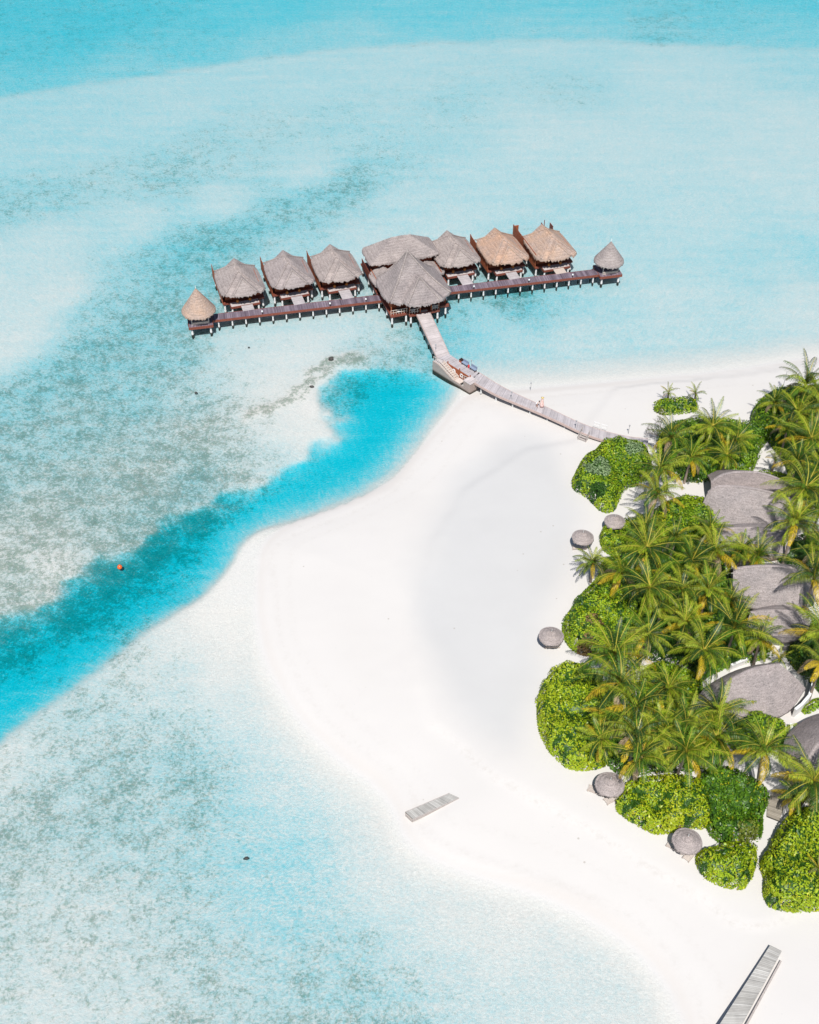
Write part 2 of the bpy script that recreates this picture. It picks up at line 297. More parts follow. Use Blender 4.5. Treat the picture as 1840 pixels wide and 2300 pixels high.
def fields(P):
    x,y=P[:,0],P[:,1]
    wob=.7*vnoise(x,y,5,1)+.35*vnoise(x,y,2,2)
    a=idw(P,C,(2,3)); a[:,0]=.30+a[:,0]*.62; b=idw(P,C2,(2,3)); c=idw(P,CC,(2,))
    sf=poly_sd(P,FAR)+1.5*wob; kf=(.72*sstep(sf,-.9,1.5)+.28*sstep(sf,1,30))[:,None]
    f=b*(1-kf)+a*kf; depth=f[:,0]*(1+.15*sstep(-y,-105,-80)); coral=f[:,1]
    edge=np.exp(-((sf+.4)/.9)**2); coral=np.where(kf[:,0]>.3,coral,np.where(coral>.45,.45+(coral-.45)*.5,coral)*.97); coral=np.maximum(coral,.28*edge)
    sc=poly_sd(P,CH)+.4*wob
    mid=GP([(930,800),(870,900),(840,985),(740,1090),(560,1160),(430,1275),(250,1400),(60,1520),(-250,1760)]); bd=np.full(len(P),1e9); sdm=np.zeros(len(P))
    for i in range(len(mid)-1):
        a_=mid[i];e_=mid[i+1]-a_; t_=np.clip(((P-a_)@e_)/(e_@e_),0,1); dd_=np.hypot(*(P-a_-t_[:,None]*e_).T); k_=dd_<bd
        sdm=np.where(k_,np.sign((x-a_[0])*e_[1]-(y-a_[1])*e_[0])*dd_,sdm); bd=np.minimum(bd,dd_)
    sc=sc+sstep(sdm,.5,4)*(1.5*vnoise(x,y,4,41)+.9*vnoise(x,y,1.6,42))*sstep(-x,-2,10)
    # north-west flank shelves gently, the beach side drops quickly
    soft=sstep(-x+.45*(y-130)+8,0,16)
    w=2.0+4.0*soft
    kc=np.clip(1-np.exp(-np.maximum(sc,0)/w*1.5),0,1)*sstep(sc,-.4,1.5)
    depth=depth+(3.9-depth*.6)*kc; coral=coral*(1-sstep(sc,-1,2.5))+c[:,0]*sstep(sc,-1,2.5)
    sd=poly_sd(P,DRY)+.18*wob
    shore=.02+.042*np.maximum(-sd,0)+.004*np.maximum(-sd,0)**2
    near=sstep(sc,-3,0)                       # beside the channel the bank is steep
    shore=shore+near*(.35*np.maximum(sc+1.2,0))
    depth=np.minimum(depth,shore)
    bar=GP([(560,930),(600,918),(650,898),(695,862),(718,832),(748,809),(800,795),(880,786),(950,797)]); bd=np.full(len(P),1e9)
    for i in range(len(bar)-1):
        a_=bar[i];e_=bar[i+1]-a_; t_=np.clip(((P-a_)@e_)/(e_@e_),0,1); bd=np.minimum(bd,np.hypot(*(P-a_-t_[:,None]*e_).T))
    bk=np.exp(-((bd+1.5*wob+.8*vnoise(x,y,1.1,31))/1.25)**2)*(1-.6*sstep(x,-8,0)); coral=np.maximum(coral,.58*bk); depth=depth*(1-.6*bk*(1-sstep(x,-9,-4)))
    coral*=sstep(-sd,3,9)
    up=np.maximum(sd,0)
    land=1.3*(1-np.exp(-up/7.0))
    berm=poly_sd(P,BERM)+.4*wob
    land=np.where(sd>2,land*.86+.14*1.3*sstep(berm,-.6,.9),land)
    geo=.75*(1-np.exp(-depth/.75))+.10*depth
    h=np.where(sd>0,land,-geo)
    h=h+.04*vnoise(x,y,6,3)*sstep(up,2,6)+.012*vnoise(x,y,1.3,4)*sstep(up,2,6)
    global TIDE
    TIDE=np.exp(-((berm-.1)/.35)**2)*sstep(sd,1,3)*sstep(-y,-86,-78)+.5*np.exp(-((sd-2.2-.6*vnoise(x,y,7,22))/.4)**2)+.35*np.exp(-((sd-4.5-1.2*vnoise(x,y,11,23))/.35)**2)
    g=sstep(poly_sd(P,GREY)+2*vnoise(x,y,9,8),-3,3); wet=sstep(sd,-2.5,.2)*(1-sstep(sd,.3,1.8+1.2*vnoise(x,y,9,21)))
    return h,np.clip(coral,0,1),g,wet,np.where(sd>0,0,np.maximum(depth,0)),sd,sc
def zland(x,y): return float(fields(np.array([[x,y]],float))[0][0])

def axis(segs):
    o=[]
    for a,b,s in segs:
        n=max(1,int(round((b-a)/s))); o+=list(np.linspace(a,b,n,endpoint=False))
    o.append(segs[-1][1]); return np.array(o)
XS=axis([(-3500,-1200,600),(-1200,-300,150),(-300,-120,12),(-120,-60,1.2),(-60,60,.55),(60,120,1.2),(120,300,12),(300,1200,150),(1200,3500,600)])
YS=axis([(-600,0,80),(0,36,6),(36,150,.5),(150,220,.8),(220,330,1.4),(330,450,8),(450,1500,100),(1500,5000,700)])
nx,ny=len(XS),len(YS)
XX,YY=np.meshgrid(XS,YS); PT=np.stack([XX.ravel(),YY.ravel()],1)
H,CO,GR,WET,DEP,SD,SC=fields(PT); TD=TIDE.copy()
ii=np.arange(ny-1)[:,None]*nx+np.arange(nx-1)[None]; QF=np.stack([ii,ii+1,ii+nx+1,ii+nx],2).reshape(-1,4)
def m_ground():
    N=NT('coral_sand'); a=N.attr(); sep=N.n('ShaderNodeSeparateColor'); N.l(a.outputs['Color'],sep.inputs[0])
    coral,grey,wet=sep.outputs[0],sep.outputs[1],sep.outputs[2]; p=N.pos()
    n=N.noise(p,.45,8,.8,.3); nf=N.noise(p,2.4,5,.85); nb=N.noise(p,.07,3,.5)
    v=N.math('ADD',N.math('MULTIPLY',n,.45),N.math('MULTIPLY',nf,.55))
    thr=N.math('MULTIPLY_ADD',coral,-.32,.66)
    f=N.math('MULTIPLY_ADD',N.math('SUBTRACT',v,thr),11.0,.5,clamp=True)
    rock=N.mix(N.mr(nb,.4,.6),(.075,.125,.09),(.15,.155,.125))
    rock=N.mix(N.mr(nf,.38,.62),rock,(.27,.34,.28))
    dry=N.mix(grey,(.615,.585,.55),(.528,.516,.498))
    dry=N.mix(N.mr(N.noise(p,.06,4,.5),.35,.65),dry,N.mix(grey,(.635,.605,.57),(.556,.544,.525)))
    dry=N.mix(N.math('MULTIPLY',wet,.65),dry,(.585,.54,.495))
    dry=N.mix(N.mr(N.noise(p,2.2,5,.7),.60,.75,0,.10),dry,(.42,.40,.37))
    dry=N.mix(a.outputs['Alpha'],(.62,.605,.58),dry)
    c=N.mix(N.math('MULTIPLY',f,.84),dry,rock)
    td=N.attr('tide').outputs['Fac']; c=N.mix(N.math('MULTIPLY',td,N.mr(N.noise(p,1.6,5,.75),.45,.62,.03,.38)),c,(.43,.39,.34))
    bits=N.n('ShaderNodeTexVoronoi'); bits.inputs['Scale'].default_value=.32; N.l(p,bits.inputs['Vector'])
    c=N.mix(N.math('MULTIPLY',N.mr(bits.outputs['Distance'],.045,.03),N.math('MULTIPLY',a.outputs['Alpha'],.5)),c,(.30,.26,.20))
    rip=N.n('ShaderNodeTexWave'); rip.bands_direction='DIAGONAL'; rip.inputs['Scale'].default_value=1.1; rip.inputs['Distortion'].default_value=6; rip.inputs['Detail'].default_value=2; rip.inputs['Detail Scale'].default_value=.6; N.l(p,rip.inputs['Vector'])
    under=N.math('SUBTRACT',1.0,a.outputs['Alpha'])
    hu=N.math('ADD',N.math('MULTIPLY',N.noise(N.mapping(p,(1,1.5,1),(0,0,.3)),1.7,4,.7,.8),N.math('MULTIPLY_ADD',coral,1.6,.8)),N.math('MULTIPLY',rip.outputs['Fac'],.05))
    hd=N.math('ADD',N.math('MULTIPLY',nf,.04),N.math('MULTIPLY',N.noise(p,.5,5,.65),.14))
    hh=N.math('ADD',N.math('MULTIPLY',hu,under),N.math('MULTIPLY',hd,a.outputs['Alpha']))
    return N.done(N.principled(c,.9,N.bump(hh,1.0,.06),.12))
T=np.stack([CO,GR,WET,sstep(SD,-.5,1)],1)
gme=raw_mesh('sand_ground',np.column_stack([PT,H]),QF,T,True); ta=gme.attributes.new('tide','FLOAT','POINT'); ta.data.foreach_set('value',TD.astype(np.float32)); ground=link('sand_ground',gme,m_ground()); tag(ground,kind='structure')

def m_water():
    N=NT('lagoon_water'); d=N.attr().outputs['Alpha']; p=N.pos()
    w1=N.noise(N.mapping(p,(1.0,1.35,1),(0,0,.35)),1.15,3,.55,.8)
    w2=N.noise(N.mapping(p,(1.0,1.5,1),(0,0,-.2)),.42,2,.5,.4)
    w3=N.noise(p,3.2,2,.5)
    wv=N.math('ADD',N.math('MULTIPLY',w1,.6),N.math('MULTIPLY',w2,.4))
    # ripple noise alters the depth tint; veins paint caustic light into it
    caustic_vein=N.math('SUBTRACT',1.0,N.math('MULTIPLY',N.math('ABSOLUTE',N.math('SUBTRACT',N.noise(N.mapping(p,(1,1.3,1),(0,0,.5)),1.05,2,.5,1.6),.5)),5.0),clamp=True)
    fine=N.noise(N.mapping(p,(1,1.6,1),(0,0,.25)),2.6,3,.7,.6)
    md=N.math('ADD',N.math('ADD',N.math('ADD',N.mr(wv,.34,.66,1.26,1.0),N.math('MULTIPLY',N.math('SUBTRACT',N.noise(N.mapping(p,(.05,.4,1),(0,0,-.12)),1.0,4,.65,.4),.5),.9)),N.math('MULTIPLY',N.math('MULTIPLY',caustic_vein,caustic_vein),-.62)),N.math('MULTIPLY',N.math('SUBTRACT',fine,.5),-1.7))
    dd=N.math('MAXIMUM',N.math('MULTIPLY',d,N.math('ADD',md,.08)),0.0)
    d2=N.math('MULTIPLY',dd,dd)
    def ex(a_,b_,q=0.):
        t=N.math('MULTIPLY',N.math('SUBTRACT',1.0,N.math('POWER',2.718,N.math('DIVIDE',dd,-b_))),-a_)
        return N.math('POWER',2.718,N.math('MULTIPLY_ADD',d2,-q,t))
    comb=N.n('ShaderNodeCombineColor'); N.l(ex(3.7,7.5,.20),comb.inputs[0]); N.l(ex(.215,.95,.003),comb.inputs[1]); N.l(ex(.050,.35,.004),comb.inputs[2])
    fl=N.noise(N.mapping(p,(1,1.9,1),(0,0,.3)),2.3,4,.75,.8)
    tf=N.math('MULTIPLY_ADD',N.math('MULTIPLY',N.mr(d,0,.12),N.mr(fl,.66,.34)),-.10,1.0)  # light ripple sparkle on the bed, painted as grey noise in the tint
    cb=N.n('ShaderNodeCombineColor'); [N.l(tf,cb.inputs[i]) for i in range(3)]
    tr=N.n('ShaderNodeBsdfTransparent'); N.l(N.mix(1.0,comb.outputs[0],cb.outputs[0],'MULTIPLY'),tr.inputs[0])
    bp=N.bump(N.math('ADD',wv,N.math('ADD',N.math('MULTIPLY',fl,.5),N.math('MULTIPLY',w3,.2))),.35,.22)
    gl=N.n('ShaderNodeBsdfGlossy'); gl.inputs['Roughness'].default_value=.08; N.l(bp,gl.inputs['Normal'])
    fr=N.n('ShaderNodeFresnel'); fr.inputs['IOR'].default_value=1.33; N.l(bp,fr.inputs['Normal'])
    fac=N.math('MULTIPLY',fr.outputs[0],N.mr(d,0,.06))
    mx=N.n('ShaderNodeMixShader'); N.l(fac,mx.inputs[0]); N.l(tr.outputs[0],mx.inputs[1]); N.l(gl.outputs[0],mx.inputs[2])
    return N.done(mx)
keep=(SD.reshape(ny,nx)<3); kf=keep[:-1,:-1]|keep[1:,:-1]|keep[:-1,1:]|keep[1:,1:]
WF=QF.reshape(ny-1,nx-1,4)[kf]; used,inv=np.unique(WF,return_inverse=True)
WT=np.stack([CO,GR,WET,DEP],1)[used]
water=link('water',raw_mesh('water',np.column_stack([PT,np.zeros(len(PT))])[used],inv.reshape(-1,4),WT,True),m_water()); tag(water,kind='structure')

# ------------------------------------------------------------------ helpers for timber and thatch
def deck_strip(mb,Lp,Rp,z,th,s0=0.,t=(1,1,1)):
    """a deck between two edge lines; z a number or list"""
    n=len(Lp); zs=[z]*n if not hasattr(z,'__len__') else z
    s=s0; ss=[s]
    for i in range(1,n):
        m0=(np.array(Lp[i-1])+np.array(Rp[i-1]))/2; m1=(np.array(Lp[i])+np.array(Rp[i]))/2; s+=float(np.hypot(*(m1-m0)[:2])); ss.append(s)
    vs=[];ts=[]
    for i in range(n):
        for p,zz in ((Lp[i],zs[i]),(Rp[i],zs[i]),(Rp[i],zs[i]-th),(Lp[i],zs[i]-th)):
            vs.append((p[0],p[1],zz)); ts.append(t+(ss[i],))
    fs=[]
    for i in range(n-1):
        for k in range(4): a=i*4+k; b=i*4+(k+1)%4; fs.append((a,b,b+4,a+4))
    fs+= [(3,2,1,0),(4*n-4,4*n-3,4*n-2,4*n-1)]
    mb.add(vs,fs,ts)
def resample(P,n):
    P=np.array(P,float); d=np.r_[0,np.cumsum(np.linalg.norm(np.diff(P,axis=0),axis=1))]
    q=np.linspace(0,d[-1],n); return np.stack([np.interp(q,d,P[:,k]) for k in range(P.shape[1])],1)
def catmull(P,n=6):
    P=np.array(P,float); Q=np.vstack([2*P[0]-P[1],P,2*P[-1]-P[-2]]); o=[]
    for i in range(1,len(Q)-2):
        for t in np.linspace(0,1,n,endpoint=False):
            o.append(.5*((2*Q[i])+(-Q[i-1]+Q[i+1])*t+(2*Q[i-1]-5*Q[i]+4*Q[i+1]-Q[i+2])*t*t+(-Q[i-1]+3*Q[i]-3*Q[i+1]+Q[i+2])*t**3))
    o.append(P[-1]); return np.array(o)
def roof_star(name,outline,c,f,mat,parent,th=.35,nr=18,nseg=132,fringe=.22,rough=.05,seed=0,tint=(1,1,1)):
    rg=np.random.default_rng(seed)
    O=smooth_poly(outline,2); O=resample(np.vstack([O,O[:1]]),nseg+1)[:-1]; c=np.array(c)
    V=[];Tt=[]
    for k in range(nr+1):
        s=(k/nr) if k else 0.004
        for i in range(nseg):
            p=c+(O[i]-c)*s; z=f(p[0],p[1])+ (rg.uniform(-1,1)*rough*.5 if 0<k<nr else 0)
            V.append((p[0],p[1],z)); Tt.append(tint+(0,))
    jit=rg.uniform(.35,2.0,nseg)
    for i in range(nseg):     # ragged fringe hanging from the eave
        p=c+(O[i]-c)*(1+.012*jit[i]); V.append((p[0],p[1],f(O[i][0],O[i][1])-fringe*jit[i])); Tt.append(tuple(.82*x for x in tint)+(0,))
    for s,dz in ((.93,fringe*.7+.05),(.82,th),(.7,th),(.58,th),(.46,th),(.34,th),(.22,th),(.1,th),(.004,th)):
        for i in range(nseg):
            p=c+(O[i]-c)*s; V.append((p[0],p[1],f(p[0],p[1])-dz)); Tt.append((.45,.4,.4,0))
    F=[];K=nr+11
    for k in range(K-1):
        for i in range(nseg): F.append((k*nseg+i,k*nseg+(i+1)%nseg,(k+1)*nseg+(i+1)%nseg,(k+1)*nseg+i))
    F.append(tuple(range(nseg))[::-1])
    me=raw_mesh(name,V,F,Tt,False)
    return link(name,me,mat,parent)

def ridge_rolls(lines,f,mat,parent,r=.13,t=(1.05,1.04,1.03,0)):
    for L in lines:
        P_=resample(np.array(L,float),14); m=MB(); pts=[(p[0],p[1],f(p[0],p[1])+r*.25) for p in P_]
        for a,b in zip(pts[:-1],pts[1:]): m.cyl(a,b,r,r,6,t,cap=False)
        m.build('ridge_roll',mat,parent,True)
# ------------------------------------------------------------------ overwater row
O0=np.array([-31.81,163.72]); UA=R(12.12); VA=R(12.12+5.5)
U=np.array([math.cos(UA),math.sin(UA)]); VV=np.array([-math.sin(VA),math.cos(VA)]); VN=np.array([-math.sin(UA),math.cos(UA)])
def uv(u,v): return O0+U*u+VN*v
def pile_set(pts,ztop,parent,r=.14,zb=-1.6):
    for (x,y) in pts:
        m=MB(); m.cyl((x,y,zb),(x,y,ztop),r,r,8); m.cyl((x,y,-.25),(x,y,.62),r*1.25,r*1.12,8); m.build('post',M['pile'],parent,True)
def boardwalk(u0,u1,label,np_,lamps,lamp_lab):
    c=uv(u0,0); e=empty('boardwalk',(c[0],c[1],0),UA,label,'boardwalk','boardwalks of the overwater row')
    L=u1-u0
    m=MB(); n=40; deck_strip(m,[(L*i/n,1.75) for i in range(n+1)],[(L*i/n,0.05) for i in range(n+1)],1.8,.08); m.build('deck',M['deck_dark'],e)
    for y0 in (-.06,1.76):
        m=MB(); m.box(-.02,L+.02,y0,y0+.11,1.42,1.79); m.build('edge_beam',M['red_wood'],e)
    for i in range(np_):
        x=.9+(L-1.8)*i/(np_-1); m=MB(); m.box(x-.1,x+.1,.06,1.75,1.5,1.715); m.build('cross_beam',M['red_wood'],e)
    for i in range(np_):
        x=.9+(L-1.8)*i/(np_-1)
        pile_set([(x,.22),(x,1.6)],1.5,e,.12)
    for k,lu in enumerate(lamps):
        p=uv(lu,.12); t=empty('bollard_lamp',(p[0],p[1],1.80),UA,lamp_lab[k],'lamp','lamps along the overwater boardwalk')
        m=MB(); m.cyl((0,0,0),(0,0,.42),.06); m.build('stem',M['dark_wood'],t)
        m=MB(); m.lathe([(.05,.42),(.14,.46),(.14,.62),(.05,.72)],10); m.build('lamp_head',M['white_paint'],t,True)
boardwalk(-.1,28.3,'dark planked boardwalk on white piles running to the tan capped pavilion',13,(8,19.2,25.2),
  ['small white lamp on the boardwalk before the grey villa closest to the tan pavilion','small white lamp on the boardwalk before the third grey villa','small white lamp on the boardwalk nearest the big roof, on its tan pavilion side'])
boardwalk(38.0,65.6,'dark planked boardwalk on white piles running to the grey capped pavilion',13,(43.6,53.2,60.9),
  ['small white lamp on the boardwalk by the grey villa beside the great roof','small white lamp on the boardwalk before the first tan roofed villa','small white lamp on the boardwalk before the tan villa nearest the grey pavilion'])

def pavilion(u,v,mat,label,tint=(1,1,1),roofz=3.8,rad=2.75,apex=7.9,seed=1):
    c=uv(u,v); e=empty('pavilion',(c[0],c[1],0),UA,label,'pavilion','pavilions at the ends of the boardwalks')
    m=MB(); n=10; deck_strip(m,[(-1.9+3.8*i/n,1.9) for i in range(n+1)],[(-1.9+3.8*i/n,-1.9) for i in range(n+1)],1.86,.1); m.build('deck',M['deck_dark'],e)
    m=MB(); m.box(-1.98,1.98,-1.99,-1.88,1.42,1.84); m.box(-1.98,1.98,1.88,1.99,1.42,1.84); m.box(-1.99,-1.88,-1.87,1.87,1.42,1.84); m.box(1.88,1.99,-1.87,1.87,1.42,1.84); m.build('edge_beam',M['red_wood'],e)
    pile_set([(-1.5,-1.6),(1.5,-1.6),(-1.5,1.6),(1.5,1.6)],1.45,e,.16)
    for sx in (-1,1):
        for sy in (-1,1):
            m=MB(); m.cyl((sx*1.35,sy*1.35,1.86),(sx*1.35,sy*1.35,roofz+.75),.09); m.build('column',M['weathered'],e)
    for y in (-1.35,1.35): m=MB(); beam((-1.3,y,2.35),(1.3,y,2.35),.3,.08,m); beam((-1.3,y,2.09),(1.3,y,2.09),.06,.44,m); m.build('bench',M['tan_wood'],e)
    prof=lambda x,y: roofz+(apex-roofz)*(1-min(1,math.hypot(x,y)/rad)**.97)
    cir=[(rad*math.cos(a),rad*math.sin(a)) for a in np.linspace(0,2*math.pi,24,endpoint=False)]
    r=roof_star('roof',cir,(0,0),prof,mat,e,seed=seed,tint=tint)
    m=MB(); m.cyl((0,0,apex-.1),(0,0,apex+.45),.06,.03); m.build('finial',M['white_paint'],e)
pavilion(-2.1,.55,M['thatch_tan'],'small pavilion with tan conical thatch at the villa row end nearest the open reef')
pavilion(67.5,1.1,M['thatch_grey'],'small pavilion with grey conical thatch beyond the tan roofed villas',seed=2,apex=7.45,rad=2.55)

def pot(x,y,z,parentloc,rz,label):
    c=Vector((parentloc[0],parentloc[1],0))+Matrix.Rotation(rz,3,'Z')@Vector((x,y,z))
    m=MB(); m.lathe([(.12,0),(.24,.14),(.27,.28),(.18,.42),(.13,.47),(.18,.52),(.15,.53)],12)
    o=m.build('clay_pot',M['clay'],None,True); o.location=c; tag(o,label,'pot','orange pots on the villa front decks')
def villa(u,vf,mat,label,potlab,tan=False,tall=False,seed=0,tint=(1,1,1)):
    c=uv(u,vf); rz=VA; e=empty('overwater_villa',(c[0],c[1],0),rz,label,'villa','thatched villas standing over the lagoon')
    # platform
    m=MB(); m.box(-3.45,3.45,1.2,10.2,1.72,2.02); m.build('platform',M['red_wood'],e)
    m=MB(); n=16; deck_strip(m,[(-3.3+6.6*i/n,10.1) for i in range(n+1)],[(-3.3+6.6*i/n,6.6) for i in range(n+1)],2.07,.045); m.build('rear_deck',M['deck_dark'],e)
    # front deck
    m=MB(); n=14; deck_strip(m,[(-2.35+4.7*i/n,1.55) for i in range(n+1)],[(-2.35+4.7*i/n,0) for i in range(n+1)],1.98,.06); m.build('front_deck',M['deck_light'],e)
    m=MB(); m.box(-2.38,2.38,-.09,.0,1.6,1.96); m.box(-2.45,-2.36,-.09,1.19,1.6,1.96); m.box(2.36,2.45,-.09,1.19,1.6,1.96); m.build('deck_beam',M['red_wood'],e)
    # bridge down to the boardwalk
    bl=vf-1.78; 
    if bl>.25:
        m=MB(); n=8; deck_strip(m,[(-.75,-.10-bl*i/n) for i in range(n+1)],[(1.15,-.10-bl*i/n) for i in range(n+1)],[1.94-.09*i/n for i in range(n+1)],.1); m.build('bridge',M['tan_wood'] if seed==6 else M['deck_grey'],e)
    # walls
    m=MB(); m.box(-2.95,2.95,2.1,2.22,2.02,4.6); m.box(-2.95,2.95,6.3,6.42,2.02,4.6); m.box(-2.95,-2.83,2.22,6.3,2.02,4.6); m.box(2.83,2.95,2.22,6.3,2.02,4.6); m.build('wall',M['wall_wood'],e)
    m=MB(); m.box(-.6,.9,2.05,2.095,2.05,4.1); m.build('door',M['dark_wood'],e)
    for x in (-2.2,1.5):
        m=MB(); m.box(x,x+.8,2.05,2.095,2.8,3.9); m.build('window',M['dark_wood'],e)
    # side screens of boards
    zt=3.9 if not tall else 4.3
    yb=10.1 if not tall else 11.0
    m=MB(); k=0; y=1.25
    while y<yb:
        m.box(-3.53,-3.46,y,y+.27,1.75,zt+(.25 if (k%2) else .2)+(.12 if y>9.4 else 0)); y+=.3; k+=1
    m.build('side_screen',M['wall_wood'],e)
    m=MB(); y=6.4 if not tall else 3.0
    while y<yb-.6:
        m.box(3.46,3.53,y,y+.27,1.75,3.2); y+=.3
    m.build('side_screen',M['wall_wood'],e)
    # railing round the rear deck
    m=MB()
    for x in np.linspace(-3.2,3.2,5): m.box(x-.05,x+.05,10.0,10.1,2.08,3.0)
    m.box(-3.3,3.3,10.0,10.1,3.0,3.08); m.build('railing',M['red_wood'],e)
    if tall:
        m=MB(); m.box(-3.53,-3.43,11.0,12.0,1.75,4.5); m.box(-3.42,-2.5,11.9,12.0,2.0,4.2); m.build('rear_screen',M['wall_wood'],e)
        m=MB(); m.box(1.6,3.4,10.2,11.6,1.9,2.0); m.box(1.6,1.7,10.2,11.6,2.0,4.2); m.box(3.3,3.4,10.2,11.6,2.0,3.9); m.box(2.2,2.3,11.5,11.6,2.0,4.6); m.build('stair_landing',M['red_wood'],e)
        pile_set([(-3.3,11.8)],1.75,e)
    pile_set([(-3.2,1.5),(3.2,1.5),(-3.2,5.6),(3.2,5.6),(-3.2,9.8),(3.2,9.8),(-2.2,.15),(2.2,.15)],1.7,e,.15)
    # roof: hipped thatch with a lower gablet pushing out over the front
    ez=4.15
    def f(x,y):
        px=-.15 if y>2.6 else -.15*(y/2.6 if y>0 else 0)
        a=ez+.70*(3.75-abs(x-px)); b=ez+.95*(8.0-y); d=ez+.62*(y+.55)
        main=min(a,b,d)
        main=min(main,6.72-.10*max(0,5.0-y))
        g=min(ez+.86*(y+.95), 6.15-.80*abs(x-.1))
        z=max(main,g)
        return z-.07*math.exp(-((z-ez-1.0)/.8)**2)
    out=[(-3.7,.3),(-2.9,-.25),(-1.6,-.7),(0,-.9),(1.6,-.75),(2.95,-.3),(3.7,.25),(3.75,2.5),(3.75,5),(3.6,7.2),(2.6,7.95),(0,8.05),(-2.6,7.95),(-3.6,7.2),(-3.75,5),(-3.75,2.5)]
    roof_star('roof',out,(-.15,4.4),f,mat,e,seed=seed,tint=tint,nr=20,nseg=150,fringe=.26 if tan else .2)
    ridge_rolls([[(-.15,5.2),(-.15,3.1)],[(-.15,3.2),(-3.2,-.1)],[(-.12,3.2),(3.2,-.1)],[(-.15,5.2),(-3.4,7.6)],[(-.15,5.2),(3.4,7.6)],[(.1,1.35),(-1.9,-.62)],[(.1,1.35),(2.1,-.6)]],f,mat,e)
    pot(-1.1,1.0,1.98,(c[0],c[1]),rz,potlab[0]); pot(1.0,1.0,1.98,(c[0],c[1]),rz,potlab[1])
TG,TT=M['thatch_grey'],M['thatch_tan']
names=['grey villa beside the tan pavilion','middle grey villa of the three by the tan pavilion','grey villa third from the tan pavilion','grey villa between the great hall and tan villas','tan villa beside a grey villa','tan villa nearest the grey pavilion']
labs=['grey thatched overwater villa closest to the tan pavilion','grey thatched overwater villa in the middle of the three on the tan pavilion side','grey thatched overwater villa third from the tan pavilion, beside the great hall','grey thatched overwater villa between the great hall and the tan roofed villas','tan thatched overwater villa with a grey villa next to it','tan thatched overwater villa nearest the grey pavilion, with tall dark screens behind']
for i,(u,vf) in enumerate([(5.6,3.25),(13.95,4.1),(22.0,4.35),(42.5,4.65),(50.8,3.8),(59.1,3.25)]):
    villa(u,vf,TT if i>3 else TG,labs[i],['left orange pot before the '+names[i],'right orange pot before the '+names[i]],i>3,i==5,seed=i+1,tint=[(1,1,1),(.97,.97,.99),(1.02,1.01,1),(1.03,1.02,1.0),(1.03,.97,.93),(1,1,1)][i])

# ---- the great hall
c=uv(32.75,-.1); hall=empty('great_hall',(c[0],c[1],0),VA,'big overwater hall with a tall steep grey thatch roof and entrance porch','hall')
m=MB(); m.box(-4.9,4.9,-3.9,4.5,1.7,2.0); m.build('platform',M['red_wood'],hall)
m=MB(); m.box(-4.9,-1.95,-4.55,-3.91,1.62,2.0); m.build('balcony',M['red_wood'],hall)
m=MB(); m.box(-1.9,3.3,-5.25,-3.91,1.62,2.02); m.build('porch_floor',M['red_wood'],hall)
m=MB(); m.box(3.7,5.2,-4.4,-3.91,1.7,2.1); m.build('balcony',M['red_wood'],hall)
m=MB()
for x0,x1,y in ((-4.8,-2.0,-4.48),(-1.85,-.2,-5.15),(2.1,3.2,-5.15)):
    m.box(x0,x1,y,y+.07,2.85,2.93); m.box(x0,x1,y,y+.07,2.4,2.46)
    for x in np.arange(x0,x1+.01,.45): m.box(x-.04,x+.04,y+.08,y+.15,2.0,2.9)
m.build('railing',M['tan_wood'],hall)
for x,y in ((-1.8,-5.0),(.0,-5.0),(1.9,-5.0),(3.2,-5.0),(-4.7,-4.3),(-2.1,-4.3),(4.7,-3.7)):
    m=MB(); m.cyl((x,y,2.0),(x,y,4.75),.1); m.build('column',M['wall_wood'],hall)
m=MB(); m.box(-4.3,4.4,-2.6,-2.5,2.0,4.9); m.box(-4.3,-4.2,-2.49,2.4,2.0,4.9); m.box(4.3,4.4,-2.49,2.4,2.0,4.9); m.box(-4.19,4.29,2.3,2.4,2.0,4.9); m.build('wall',M['wall_wood'],hall)
m=MB(); m.box(-.6,1.8,-2.66,-2.605,2.0,4.2); m.build('door',M['dark_wood'],hall)
m=MB(); n=6; deck_strip(m,[(.1+i*1.2/n,-4.55) for i in range(n+1)],[(.1+i*1.2/n,-5.0) for i in range(n+1)],2.06,.03); m.build('door_mat',M['tan_wood'],hall)
for x,y in ((-1.2,-4.6),(2.6,-4.6),(-3.4,-4.15)):
    p=Vector((c[0],c[1],0))+Matrix.Rotation(VA,3,'Z')@Vector((x,y,2.02)); k={-1.2:'left of the walkway on the hall porch',2.6:'right of the walkway on the hall porch',-3.4:'on the side balcony of the hall'}[x]
    t=empty('chair',p,VA,'dark chair with light seat '+k,'chair','chairs on the hall terrace')
    m=MB(); m.box(-.3,.3,-.3,.3,.38,.48); m.build('seat',M['white_cloth'],t)
    m=MB(); m.box(-.3,.3,.31,.38,.3,.95); m.build('backrest',M['dark_wood'],t)
    for sx in (-.27,.27):
        for sy in (-.27,.27): m=MB(); m.box(sx-.03,sx+.03,sy-.03,sy+.03,0,.375); m.build('leg',M['dark_wood'],t)
pile_set([(-4.6,-4.3),(-2.2,-4.3),(-1.6,-5.0),(3.0,-5.0),(4.7,-4.1),(-4.6,-1.5),(4.7,-1),(-4.6,2),(4.6,2),(-4.6,4.2),(4.6,4.2),(0,2),(0,-1)],1.65,hall,.16)
def fh(x,y):
    t=min((x+5.5)/4.6,(5.6-x)/6.5,(y+5.3)/4.3,(3.3-y)/4.3); t=max(0,min(1,t))
    z=4.6+6.7*(.60*t+.40*t*t)
    px=.15
    g=min(4.5+1.35*(y+6.55), 8.0-.98*abs(x-px))
    if abs(x-px)<3.7 and y<-.5: z=max(z,g)
    return z
